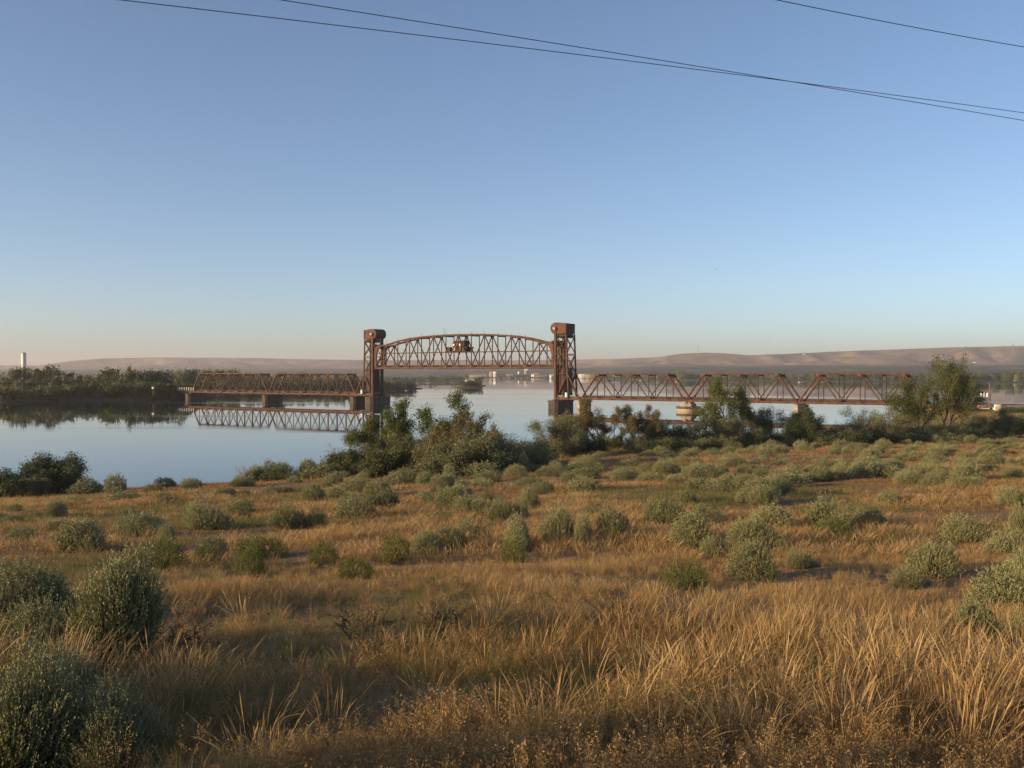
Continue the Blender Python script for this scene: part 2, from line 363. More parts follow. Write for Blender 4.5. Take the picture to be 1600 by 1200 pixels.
# ------------------------------------------------------------------ truss spans
def truss(root, L, n, zb, topz, W, first_up=True, cw=.55, dw=.3, vw=.22, hips=True):
    """through truss, local x along, y across; topz(x) is the top chord height; panels of L/n, diagonals zigzag"""
    px_ = L / n
    tops = [i for i in range(n + 1)] if not hips else list(range(1, n))
    for side in (0, 1):
        y = side * W
        bar('bottom_chord', (0, y, zb), (L, y, zb), .45, .75, 'rust', root)
        for a, b in zip(tops[:-1], tops[1:]):
            bar('top_chord', (a * px_, y, topz(a * px_)), (b * px_, y, topz(b * px_)), .5, cw, 'rust', root)
        if hips:
            bar('end_post', (0, y, zb), (px_, y, topz(px_)), .5, cw * .9, 'rust', root)
            bar('end_post', (L, y, zb), (L - px_, y, topz(L - px_)), .5, cw * .9, 'rust', root)
        for i in (range(1, n) if hips else range(0, n + 1)):
            bar('vertical', (i * px_, y, zb + .37), (i * px_, y, topz(i * px_) - cw / 2), vw, vw, 'rust_mid', root)
        for i in (range(1, n - 1) if hips else range(n)):
            a, b = i * px_, (i + 1) * px_
            up = (i % 2 == 0)
            p, q = ((a, y, zb + .3), (b, y, topz(b) - .2)) if up else ((a, y, topz(a) - .2), (b, y, zb + .3))
            bar('diagonal', p, q, dw * .8, dw, 'rust_mid', root)
        for i in range(0, n + 1, 2):
            if 0 < i < n: box('gusset_plate', (i * px_ - .75, y - .26, zb - .2), (i * px_ + .75, y + .26, zb + .85), 'rust', root)
        for i in range(1, n, 2):
            box('gusset_plate', (i * px_ - .65, y - .28, topz(i * px_) - .85), (i * px_ + .65, y + .28, topz(i * px_) + .2), 'rust', root)
    for i in range(0, n + 1):
        bar('floor_beam', (i * px_, .3, zb + .25), (i * px_, W - .3, zb + .25), .4, .7, 'rust_dark', root)
        if i in tops: bar('top_strut', (i * px_, .25, topz(i * px_) - .5), (i * px_, W - .25, topz(i * px_) - .5), .25, .5 if i in (tops[0], tops[-1]) else .35, 'rust_dark', root)
    for a, b in zip(tops[:-1], tops[1:]):
        bar('lateral_brace', (a * px_, .2, topz(a * px_) - .1), (b * px_, W - .2, topz(b * px_) - .1), .16, .16, 'rust_dark', root)
    for y in (W / 2 - .9, W / 2 + .9):
        bar('stringer', (0, y, zb + .55), (L, y, zb + .55), .3, .5, 'rust_dark', root)
    ties = MB(); k = 0
    while k * .65 < L - .2:
        ties.box((k * .65, W / 2 - 1.45, zb + .8), (k * .65 + .3, W / 2 + 1.45, zb + 1.02)); k += 1
    ties.build('ties', 'wood', root, kind='stuff')
    for y in (W / 2 - .72, W / 2 + .72):
        bar('rail', (0, y, zb + 1.1), (L, y, zb + 1.1), .08, .15, 'rust', root)
    bar('walkway', (0, W / 2 + 1.75, zb + .95), (L, W / 2 + 1.75, zb + .95), .5, .08, 'wood', root)

WID = 4.9
def span_thing(label, s0, L, n, group, name='truss_span'):
    r = thing(name, label, 'bridge span', bp_(s0), BA, group)
    truss(r, L, n, 3.55, lambda x: 12.35, WID)
    return r
sL = span_thing('low rusty truss span farthest left, between the white-railed end and the first river pier', .3, 54.0, 10, 'fixed truss spans of the rusty railway bridge')
c = copy_tree(sL); c.location = bp_(54.7); c['label'] = 'low rusty truss span running up to the foot of the left lift tower'
sR = span_thing('rusty truss span just right of the right lift tower, ending on the round pier', 218.5, 40.0, 6, 'fixed truss spans of the rusty railway bridge')
c = copy_tree(sR); c.location = bp_(258.8); c.scale = (.935, 1, 1); c['label'] = 'rusty truss span right of the round pier, half hidden behind a slender green tree'
c = copy_tree(sR); c.location = bp_(296.6); c.scale = (.935, 1, 1); c['label'] = 'last rusty truss span on the right, running into the two tall shore trees'

# lift span
def lift_top(x):
    return float(np.interp(abs(x - 43.75), [0, 6.25, 12.5, 18.75, 25, 31.25, 37.5, 43.75], [27.35, 27.3, 27.15, 26.85, 26.35, 25.4, 24.0, 23.4]))
ls = thing('lift_span', 'rusty arched lift span hanging raised between the two towers', 'bridge span', bp_(119.55), BA)
LL = 87.5; LW = 5.0; zb = 14.6
truss(ls, LL, 14, zb, lift_top, LW, hips=False, cw=.6, dw=.36, vw=.28)
for y in (0, LW):
    for i in range(14):
        bar('middle_strut', (i * 6.25 + .2, y, 20.7), ((i + 1) * 6.25 - .2, y, 20.7), .22, .22, 'rust', ls)
    for e, sg in ((0, 1), (LL, -1)):
        MB().prism([(e, 23.5), (e + sg * 4.2, 23.9), (e + sg * 3.2, 22.9), (e + sg * 1.5, 22.0), (e + sg * .9, 19), (e + sg * 1.2, 15.5), (e, 15.0)], 1, y - .32, y + .32).build('end_gusset', 'rust', ls)
for e in (.2, LL - .2): box('lifting_girder', (e - .7, -.4, 23.2), (e + .7, LW + .4, 24.3), 'rust_dark', ls)
for i in range(0, 15):
    x = min(max(i * 6.25, .1), LL - .1)
    bar('rail_post', (x, .1, lift_top(x) + .3), (x, .1, lift_top(x) + 1.35), .07, .07, 'rust_dark', ls)
bar('mast', (36.5, .2, 27.6), (36.5, .2, 30.1), .1, .1, 'rust_dark', ls)
# machinery house in the middle of the lift span
mh = LL / 2 - 1.6
MB().prism([(1.0, 21.1), (4.0, 21.1), (4.0, 24.3), (2.5, 25.2), (1.0, 24.3)], 0, mh - 2.3, mh + 2.3).build('machinery_house', 'rust', ls)
box('sunlit_wall_patch', (mh - 2.2, .93, 21.3), (mh - .9, 1.0, 22.6), 'tan', ls)  # tan patch paints the sunlit left part of the rusty wall
for k in (-1.6, 1.3): box('window', (mh + k - .35, .9, 23.1), (mh + k + .35, 1.0, 23.9), 'white', ls)
box('door', (mh - .6, .9, 21.15), (mh + .3, 1.0, 22.9), 'rust_dark', ls)
for sx in (-4.3, 4.3):
    MB().prism([(mh + sx - 1.3, 22.7), (mh + sx + 1.3, 22.7), (mh + sx * .8 + .4, 21.0), (mh + sx * .8 - .4, 21.0)], 1, .3, LW - .3).build('bracket_platform', 'rust_dark', ls)
box('machinery_floor', (mh - 5.5, .3, 20.75), (mh + 5.5, LW - .3, 21.05), 'rust_dark', ls)
box('motor_case', (mh + 2.5, 1.3, 22.7), (mh + 3.8, 3.8, 25.2), 'rust_dark', ls)

# lift towers
def tower(label, s0, sg):
    r = thing('lift_tower', label, 'bridge tower', bp_(s0, -.35), BA, 'two lift towers of the rusty bridge')
    W = 5.6
    for y in (0, W):
        bar('front_leg', (0, y, 2.9), (0, y, 28.3), .8, .95, 'rust', r)
        rear = [(5.5, 3.5), (5.0, 12.4), (4.7, 19.4), (4.4, 26.6)]
        for a, b in zip(rear[:-1], rear[1:]):
            bar('rear_leg', (sg * a[0], y, a[1]), (sg * b[0], y, b[1]), .45, .5, 'rust', r)
        bar('base_brace', (sg * 5.0, y, 12.4), (sg * 9.9, y, 3.6), .4, .45, 'rust', r)
        bar('base_brace', (sg * 5.0, y, 12.4), (sg * .4, y, 3.8), .35, .4, 'rust', r)
        for z in (12.4, 19.4, 25.9):
            bar('side_strut', (sg * .3, y, z), (sg * float(np.interp(z, [3.5, 26.6], [5.5, 4.4])), y, z), .25, .32, 'rust', r)
        for a, b in ((12.6, 19.2), (19.6, 25.7)):
            xa, xb = 4.9, 4.6
            bar('side_brace', (sg * .4, y, a), (sg * xb, y, b), .2, .24, 'rust', r)
            bar('side_brace', (sg * .4, y + .02, b), (sg * xa, y + .02, a), .2, .24, 'rust', r)
        bar('base_girder', (sg * -.4, y, 3.55), (sg * 10.1, y, 3.55), .45, .9, 'rust', r)
        box('foot_plate', (min(sg * -1, sg * 1.1), y - .8, 2.75), (max(sg * -1, sg * 1.1), y + .8, 3.1), 'rust_dark', r)
        # curved gusset that carries the sheave bearing
        MB().cyl((0, y - (.3 if y == 0 else -.3), 28.6), (0, y - (1.25 if y == 0 else -1.25), 28.6), .5, n=16).build('bearing_cover', 'tan', r)
    for z in (12.4, 19.4, 25.9):
        xr = float(np.interp(z, [3.5, 26.6], [5.5, 4.4])) * sg
        for o in (0, .55): bar('cross_strut', (xr, .2, z - o), (xr, W - .2, z - o), .2, .22, 'rust', r)
        if z > 24: bar('cross_strut', (0, .4, z), (0, W - .4, z), .5, 1.0, 'rust', r)
    for a, b in ((12.6, 19.0), (19.6, 25.7), (3.9, 12.1)):
        xa, xb = (float(np.interp(v, [3.5, 26.6], [5.5, 4.4])) * sg for v in (a, b))
        bar('rear_brace', (xa, .15, a), (xb, W - .15, b), .22, .24, 'rust', r); bar('rear_brace', (xa, W - .15, a), (xb, .15, b), .2, .22, 'rust', r)
    prof = [(sg * 4.5, 26.7), (sg * 4.5, 30.3), (sg * 1.0, 30.75)] + [(-sg * 2.1 * math.sin(t), 28.65 + 2.1 * math.cos(t)) for t in np.linspace(0.05, math.pi - .25, 12)] + [(sg * .6, 26.7)]
    MB().prism(prof, 1, -.25, W + .25).build('sheave_housing', 'rust', r)
    bar('housing_edge', (sg * 4.55, -.3, 26.7), (sg * 4.55, -.3, 30.35), .2, .25, 'rust', r)
    lo, hi = sorted((sg * .9, sg * 4.0)); box('counterweight', (lo, .6, 4.6), (hi, W - .6, 14.6), 'rust_dark', r)
    lo, hi = sorted((sg * .6, sg * 4.2)); box('hood_shade_deck', (lo, .5, 25.2), (hi, W - .5, 26.6), 'rust_dark', r)  # dark deck put in for the shading under the hood
    for y in (1.1, 2.3, 3.3, 4.5):
        bar('cable', (sg * 2.1, y, 14.6), (sg * 2.1, y, 26), .14, .14, 'rust_dark', r)
        bar('cable', (-sg * 1.0, y, 24.3), (-sg * 1.0, y, 27), .1, .1, 'grey_metal', r)
    box('guide_panel', (min(sg * .5, sg * .95), .25, 5), (max(sg * .5, sg * .95), .6, 14), 'rust', r)
    MB().cyl((sg * 5.2, -.9, 4.1), (sg * 5.2, -.9, 5.7), .55, n=12).build('white_tank', 'white', r)
    MB().prism([(sg * .6, 3.99), (sg * 9.8, 3.99), (sg * 9.8, 4.2), (sg * .6, 4.2)], 1, .3, W - .3).build('deck', 'wood', r)
    bar('ladder', (sg * 1.2, -.25, 4), (sg * 1.2, -.25, 26), .35, .08, 'rust_dark', r)
    return r
tower('rusty lift tower at the left end of the raised span, rounded hood facing right', 118.6, -1)
tower('taller-looking rusty lift tower at the right end of the raised span, rounded hood facing left', 208.0, 1)

# piers
def pier(label, s, W=3.0, Lp=9.0, top=2.85, mat='concrete', t0=-2.2):
    r = thing('bridge_pier', label, 'pier', bp_(s, t0), BA, 'concrete piers of the rusty bridge')
    m = MB(); w = W / 2
    m.prism([(-w, .3), (-w * .55, -.55), (w * .55, -.55), (w, .3), (w, Lp), (-w, Lp)], 2, -2.5, top - .5).build('shaft', mat, r)
    MB().prism([(-w - .18, .2), (-w * .6, -.8), (w * .6, -.8), (w + .18, .2), (w + .18, Lp + .2), (-w - .18, Lp + .2)], 2, top - .5, top).build('cap', mat, r)
    for y in (2.2, 2.2 + WID): box('bearing_block', (-.6, y - .4, top), (.6, y + .4, top + .34), 'rust_dark', r)
    return r
pier('dark concrete pier under the left end of the bridge beside the tree-covered bank', -.3, 3.4, 9.5)
pier('dark block pier standing alone in open water under the two left spans', 54.5, 3.2, 9)
pier('outer pier of the left tower, left of the narrow gap of bright water', 108.8, 3.4, 9.5)
pier('inner pier under the front legs of the left lift tower', 118.4, 4.6, 10.5, t0=-2.6)
pier('large dark pier under the front legs of the right lift tower', 208.2, 4.2, 10.5, t0=-2.6)
pier('sunlit pale pier behind the russet tree, right of the right tower', 218.2, 2.0, 6.5, mat='concrete_pale', t0=-.9)
pier('slim pale pier rising behind the narrow dark columnar shrub', 296.4, 2.2, 7.5, mat='concrete_pale', t0=-1.2)
r = thing('round_pier', 'pale round pier with a wide drum base and a narrower eight-sided top', 'pier', bp_(258.6, 2.2), BA)
MB().cyl((0, 0, -2.5), (0, 0, 1.35), 3.75, n=28).build('drum', 'concrete_pale', r)
MB().cyl((0, 0, .85), (0, 0, 1.6), 3.95, n=28).build('drum_rim', 'concrete', r)
MB().cyl((0, 0, 1.6), (0, 0, 2.5), 2.9, n=8).build('shaft', 'concrete_pale', r)
MB().cyl((0, 0, 2.5), (0, 0, 2.95), 2.3, n=8).build('cap', 'concrete_pale', r)
for y in (-2.1, 2.6): box('bearing_block', (-.5, y - .4, 2.6), (.5, y + .4, 3.2), 'concrete_pale', r)

# left approach with white railing posts
r = thing('approach_span', 'short plate girder approach with a row of white posts at the far left bridge end', 'bridge span', bp_(-13), BA)
for y in (.2, WID - .2): bar('girder', (-8, y, 3.4), (13, y, 3.4), .3, 1.1, 'rust', r)
box('deck', (-8, -.2, 3.97), (13, WID + .2, 4.2), 'wood', r)
for k in range(8): bar('railing_post', (2.2 + k * 1.75, -.1, 4.2), (2.2 + k * 1.75, -.1, 5.7), .42, .3, 'white', r)
bar('handrail', (2.2, -.1, 5.75), (14.6, -.1, 5.75), .12, .12, 'rust', r)
# right abutment and track
r = thing('abutment', 'concrete abutment where the bridge meets the right bank behind the tall trees', 'abutment', bp_(335.2, -.8), BA)
box('wall', (-.6, -.4, -1), (2.4, 7, 3.1), 'concrete', r); box('back_wall', (1.0, -.4, 3.1), (2.4, 7, 3.9), 'concrete', r)
MB().prism([(-3.2, 3.0), (8.2, 3.0), (6.2, 3.86), (-1.2, 3.86)], 0, 337.6, 470).build('track_ballast', 'ballast', None, kind='structure')
o = bpy.data.objects['track_ballast']; o.location = bp_(0); o.rotation_euler = (0, 0, BA)
r = thing('railway_track', 'single railway track along the low embankment at the right edge', 'railway track', bp_(337), BA)
for y in (WID / 2 - .72, WID / 2 + .72): bar('rail', (0, y, 4.02), (130, y, 4.02), .08, .16, 'rust_dark', r)
tm = MB(); [tm.box((k * .65, WID / 2 - 1.3, 3.8), (k * .65 + .25, WID / 2 + 1.3, 3.95)) for k in range(200)]; tm.build('ties', 'wood', r, kind='stuff')

# ------------------------------------------------------------------ line-side equipment
def ground_thing(name, label, cat, x, d, group=None, rz=0):
    X = (x - 800) / F * d; return thing(name, label, cat, (X, d, gz(X, d)), rz, group)
r = ground_thing('equipment_cabinet', 'cream sheet metal cabinet on the embankment near the right edge', 'cabinet', 1558.5, 268, rz=-.35)
box('body', (-.8, -.6, .15), (.8, .6, 1.85), 'white', r); box('lid', (-.86, -.66, 1.85), (.86, .66, 1.98), 'white', r); box('base', (-.7, -.5, -.3), (.7, .5, .15), 'concrete', r)
box('door', (-.62, -.63, .3), (.62, -.6, 1.7), 'tan', r); box('vent', (-1.12, -.3, .5), (-.8, .3, 1.1), 'white', r)
r = ground_thing('transformer_rack', 'wooden H-frame rack carrying three white transformers, left of the cream cabinet', 'transformer rack', 1537, 270, rz=-.3)
bar('tall_pole', (1.5, 0, -.5), (1.5, 0, 7.6), .32, .32, 'wood', r); bar('short_pole', (-1.2, 0, -.5), (-1.2, 0, 4.1), .24, .24, 'wood', r)
bar('platform', (-1.35, 0, 3.9), (1.4, 0, 3.9), .9, .16, 'white', r); bar('low_rail', (-1.1, 0, .75), (1.4, 0, .75), .1, .14, 'white', r)
for k in range(3):
    t = MB().cyl((-.65 + k * .78, 0, 3.98), (-.65 + k * .78, 0, 4.95), .27, n=12).build('transformer', 'white', r)
    MB().cyl((-.65 + k * .78, 0, 4.95), (-.65 + k * .78, 0, 5.15), .09, n=8).build('bushing', 'grey_metal', t)
box('red_box', (-1.45, -.35, 1.1), (-.75, 0, 1.75), 'red', r)
for k, (x, h, lb) in enumerate(((1529.5, 6.6, 'thin wooden pole just left of the transformer rack'), (1525, 3.4, 'short weathered post beside the thin pole by the rack'))):
    r = ground_thing('wooden_pole', lb, 'pole', x, 272, 'poles by the track')
    MB().cyl((0, 0, -.5), (0, 0, h), .13, .09, 8).build('pole', 'wood', r)
    bar('crossarm', (-.5, 0, h - .5), (.5, 0, h - .5), .1, .12, 'wood', r)
r = thing('trackside_light', 'small white round lamp among the trees on the left bank', 'lamp', (-(561 / F) * 452, 452, 1.2))
MB().cyl((0, 0, 0), (0, 0, 4.3), .1, n=8).build('post', 'wood', r)
m = MB(); m.cyl((0, -.2, 4.7), (0, .2, 4.7), .5, n=16); m.build('round_panel', 'white', r)

# ------------------------------------------------------------------ overhead wires
def tube(name, pts, r, mat, n=6, **k):
    P = [Vector(p) for p in pts]; V = []; Fc = []
    for i, p in enumerate(P):
        d = (P[min(i + 1, len(P) - 1)] - P[max(i - 1, 0)]).normalized(); a = d.cross(Vector((0, 0, 1))).normalized(); b = a.cross(d)
        V += [tuple(p + (a * math.cos(t) + b * math.sin(t)) * r) for t in np.linspace(0, 2 * math.pi, n, False)]
        if i: Fc += [[(i - 1) * n + j, (i - 1) * n + (j + 1) % n, i * n + (j + 1) % n, i * n + j] for j in range(n)]
    me = bpy.data.meshes.new(name); me.from_pydata(V, [], Fc); me.update(); me.materials.append(M[mat]); return obj(name, me, **k)
def wire(label, X0, Y0, X1, Y1, X2, Y2, dl, dr):
    # three photo points fix the two ends and the sag
    a, b, c = px(X0, Y0, dl), None, px(X2, Y2, dr)
    w = lambda t: a.lerp(c, t)
    # parameter where the straight chord projects to X1
    lo, hi = 0.0, 1.0
    for _ in range(50):
        mid = (lo + hi) / 2; p = w(mid)
        if p.x / p.y * F + 800 < X1: lo = mid
        else: hi = mid
    p = w(lo); sag = p.z - (EYE - (Y1 - HY) / F * p.y); k = sag / (4 * lo * (1 - lo))
    pts = []
    for t in np.linspace(-.75, 1.7, 80):
        q = w(t); q.z -= k * 4 * t * (1 - t); pts.append(q)
    tube('overhead_wire', pts, .0085, 'wire', label=label, category='wire', group='wires crossing the sky')
wire('overhead wire that starts farthest left along the top edge and sags to the right', 170, 0, 950, 93, 1600, 178, 19, 31)
wire('overhead wire starting near the top middle and crossing the longer wire', 425, 0, 950, 83, 1600, 190, 20, 30)
wire('short single wire cutting the top right corner of the sky', 1200, 0, 1400, 40, 1600, 76, 21, 25)

# birds
def bird(label, x, y, d, s):
    r = thing('bird', label, 'bird', px(x, y, d), .3, 'birds in flight')
    MB().add([(-.5, 0, 0), (-.1, -.09, .0), (.3, -.07, .02), (.5, 0, .05), (.3, .07, .02), (-.1, .09, 0), (0, 0, .12), (0, 0, -.09)],
             [[0, 1, 6], [1, 2, 6], [2, 3, 6], [3, 4, 6], [4, 5, 6], [5, 0, 6], [1, 0, 7], [2, 1, 7], [3, 2, 7], [4, 3, 7], [5, 4, 7], [0, 5, 7]]).build('body', 'twig_dark', r)
    for g in (-1, 1):
        MB().add([(.2, .06 * g, .05), (-.15, .06 * g, .05), (-.1, .5 * g, .22), (.14, .5 * g, .24), (-.1, 1.0 * g, .1), (.2, .06 * g, .02), (-.15, .06 * g, .02), (-.1, .5 * g, .19), (.14, .5 * g, .21)],
                 [[0, 1, 2, 3], [3, 2, 4], [5, 8, 7, 6], [8, 4, 7], [0, 3, 8, 5], [1, 6, 7, 2]]).build('wing', 'twig_dark', r)
    r.scale = (s, s, s)
bird('small dark bird high in the sky above the round pier', 1119, 421, 120, .26)
bird('tiny dark bird low in the sky above the right ridge', 1200, 528, 200, .3)

# ------------------------------------------------------------------ distant town
def house(label, x, d, w, h, dep, wall, roof='roof', name='building', cat='building', z0=1.2, gable=True, group='small far buildings', win=True):
    r = thing(name, label, cat, ((x - 800) / F * d, d, z0), 0, group)
    box('wall', (-w / 2, 0, -1), (w / 2, dep, h), wall, r)
    if gable: MB().prism([(-.4, h), (dep + .4, h), (dep / 2, h + dep * .28)], 0, -w / 2 - .4, w / 2 + .4).build('roof', roof, r)
    else: box('roof', (-w / 2 - .3, -.3, h), (w / 2 + .3, dep + .3, h + .5), roof, r)
    if win:
        for k in range(max(1, int(w / 5))):
            cx = -w / 2 + (k + .5) * w / max(1, int(w / 5)); box('window', (cx - .8, -.06, h * .35), (cx + .8, 0.03, h * .7), 'glass_dark', r)
    return r
G = 'buildings of the far town across the river'
for a in [('tallest bright white block on the far shore, centre of the gap under the lift span', 774, 2520, 10, 15, 14, 'white', 'white', False),
          ('low tan shed left of the tall white block on the far shore', 747, 2560, 46, 6, 16, 'tan', 'roof', True),
          ('pinkish gabled building close left of the tall white block', 768, 2560, 12, 12, 12, 'tan', 'tan', True),
          ('white cube-like building in the middle of the far town', 811, 2900, 7, 7, 12, 'white', 'white', False),
          ('rounded cream building second from the right tower in the far town', 822, 2850, 10, 11, 12, 'tan', 'white', True),
          ('small white tower above the low cream shed in the far town', 834.5, 2600, 6, 8, 9, 'white', 'white', False),
          ('wide cream shed at the right end of the far town', 836, 2600, 20, 7, 14, 'white', 'tan', True),
          ('tan warehouse on the waterline left of the right tower', 845, 2480, 30, 5, 14, 'tan', 'roof', True),
          ('white boathouse on the waterline close beside the right tower', 861.5, 2250, 8, 6, 8, 'white', 'white', True),
          ('reddish long shed on the low far bridge end', 796, 2480, 16, 6, 9, 'brick', 'tan', True)]:
    house(a[0], a[1], a[2], a[3], a[4], a[5], a[6], a[7], gable=a[8], group=G, z0=1.2 if a[2] < 2650 else 10)
G2 = 'houses along the right far shore'
for k, (x, d, w, h, wl, rf, lb) in enumerate([
        (893, 2330, 30, 7, 'brick', 'roof', 'brown waterfront house nearest the right lift tower'), (903, 2320, 22, 6, 'tan', 'brick', 'tan low house second from the tower on the far waterfront'),
        (911, 2310, 26, 9, 'white', 'brick', 'white two-storey house on the far waterfront left of the first right span'), (921, 2290, 20, 8, 'tan', 'roof', 'cream house standing left of the first span end post'),
        (928, 2280, 17, 7, 'brick', 'brick', 'dark red house touching the first span end post'), (963, 2150, 14, 5, 'white', 'white', 'white cottage seen inside the first right span, leftmost'),
        (985, 2060, 12, 4, 'tan', 'roof', 'tan cottage seen through the middle of the first right span'), (1003, 1980, 16, 6, 'white', 'roof', 'white house seen through the first right span beside its third vertical'),
        (1025, 1900, 18, 7, 'white', 'brick', 'white house with a brown roof seen below the right end of the first right span'), (1060, 1840, 13, 5, 'tan', 'roof', 'cream house under the lone round far tree'),
        (1124, 1790, 10, 5, 'white', 'roof', 'small white house behind the slender green tree'), (1253, 1700, 11, 6, 'white', 'roof', 'white farmhouse above the third right span'),
        (1290, 1690, 9, 5, 'tan', 'roof', 'pinkish cottage above the middle of the last right span'), (1595, 1330, 12, 8, 'white', 'roof', 'white house among trees at the right edge of the far shore')]):
    house(lb, x, d + 10, w * .8, h, 9, wl, rf, group=G2, z0=1.2)
# buildings up on the ridge
def hill_house(lb, x, y, d, w, h):
    p = px(x, y, d); r = thing('hillside_building', lb, 'building', p, 0, 'white sheds up on the ridge')
    box('wall', (-w / 2, 0, -2.5), (w / 2, 14, h), 'white', r); box('roof', (-w / 2 - .5, -.5, h), (w / 2 + .5, 14.5, h + .8), 'white', r)
for a in [('white shed high on the ridge above the third right span', 1257, 554, 5300, 16, 2), ('white long shed on the slope right of the leaning tall tree', 1524, 566.5, 4600, 14, 2), ('small white shed low on the slope above the last span', 1322, 572.5, 4300, 10, 2),
          ('long white roof at the foot of the hill near the right edge', 1588, 573.5, 4000, 34, 1.5), ('bright long shed at the foot of the slope right of the right tower', 907, 580, 3900, 24, 3)]: hill_house(*a)
r = thing('grain_silo', 'tall pale concrete silo tower rising over the trees at the far left', 'silo', ((37.5 - 800) / F * 760, 760, 1))
MB().cyl((0, 0, 0), (0, 0, 26.5), 1.75, n=20).build('tower', 'white', r); MB().cyl((0, 0, 26.5), (0, 0, 27.3), 1.5, n=20).build('cap', 'concrete_pale', r)
box('side_duct', (-2.4, -1.2, 0), (-1.6, -.3, 16), 'brick', r)
# far blue truss bridge and low girder bridge
r = thing('far_truss_bridge', 'faint blue-grey truss bridge far behind the lift span', 'bridge', ((678 - 800) / F * 2000, 2000, 0), 0)
Lf = 50 / F * 2000; n = 12
bar('bottom_chord', (0, 0, 13), (Lf, 0, 13), .8, 1.1, 'blue_steel', r); bar('top_chord', (1, 0, 20.5), (Lf - 1, 0, 20.5), .8, 1.0, 'blue_steel', r)
for i in range(n + 1):
    x = i * Lf / n; bar('vertical', (x, 0, 13), (x, 0, 20.5), .5, .5, 'blue_steel', r)
    if i < n: bar('diagonal', (x, 0, 13 if i % 2 else 20.5), (x + Lf / n, 0, 20.5 if i % 2 else 13), .5, .5, 'blue_steel', r)
for x in (.5, Lf - .5): box('pier', (x - 1, -1, 0), (x + 1, 2, 12.5), 'concrete', r)
r = thing('far_low_bridge', 'low dark girder bridge on many short piers along the far shore', 'bridge', ((752 - 800) / F * 2300, 2300, 0), 0)
Lg = 125 / F * 2300
bar('girder', (0, 0, 3.6), (Lg, 0, 3.6), 4, 1.5, 'blue_steel', r)
for i in range(15): box('pier', (i * Lg / 14 - .8, -1.5, -1), (i * Lg / 14 + .8, 1.5, 2.85), 'concrete_pale', r)
# lattice towers on the ridge
def pylon(lb, x, y, d, h):
    r = thing('transmission_tower', lb, 'pylon', px(x, y, d), 0, 'pylons on the ridge')
    for sx in (-1, 1):
        for sy in (-1, 1): bar('leg', (sx * h * .12, sy * h * .12, -8), (sx * .5, sy * .5, h), .55, .55, 'grey_metal', r)
    for f in (.62, .76, .9): bar('crossarm', (-h * .16, 0, h * f), (h * .16, 0, h * f), .5, .6, 'grey_metal', r)
    for f in (.1, .3, .5): bar('brace', (-h * .12 * (1 - f), 0, h * f), (h * .12 * (1 - f), 0, h * (f + .15)), .4, .4, 'grey_metal', r)
pylon('pale lattice pylon standing on the ridge near the right edge', 1582, 550, 5000, 42)
pylon('thin mast on the rounded hilltop above the first right span', 1091, 552, 5800, 48)
r = thing('island_shelter', 'white-roofed shelter peeping over the small island', 'shelter', px(730, 594.5, 896), .2)
box('roof', (-2.0, -1.2, .2), (2.0, 1.2, .7), 'white', r); box('wall', (-1.7, -.9, -5.5), (2.2, 1.2, .2), 'white', r)

exec_marker = 'vegetation'
# ------------------------------------------------------------------ foliage builders
def unit(v): return v / (np.linalg.norm(v, axis=-1, keepdims=True) + 1e-9)
def rhombs(C, D, L, W, rg):
    """n diamond leaves: centres, axes, lengths, widths"""
    S = unit(np.cross(D, unit(rg.normal(size=D.shape)))); L = np.broadcast_to(L, len(C))[:, None]; W = np.broadcast_to(W, len(C))[:, None]
    V = np.stack([C - D * L / 2, C + S * W / 2, C + D * L / 2, C - S * W / 2], 1).reshape(-1, 3)
    return V, np.arange(len(C) * 4).reshape(-1, 4)
def tubes(lines, sides=(6, 4, 3)):
    Vs, Fs, n = [], [], 0
    for P, R, lv in lines:
        k = sides[min(lv, len(sides) - 1)]; m = len(P)
        D = np.gradient(P, axis=0); D = unit(D); a = unit(np.cross(D, np.array([.31, .77, .13]))); b = np.cross(D, a)
        t = np.linspace(0, 2 * np.pi, k, False)
        V = P[:, None] + (a[:, None] * np.cos(t)[None, :, None] + b[:, None] * np.sin(t)[None, :, None]) * R[:, None, None]
        Vs.append(V.reshape(-1, 3)); i = (np.arange(m - 1)[:, None] * k + np.arange(k)[None]).ravel(); j = (np.arange(m - 1)[:, None] * k + (np.arange(k)[None] + 1) % k).ravel()
        Fs.append(np.stack([i, j, j + k, i + k], 1) + n); n += m * k
    return np.concatenate(Vs), np.concatenate(Fs)
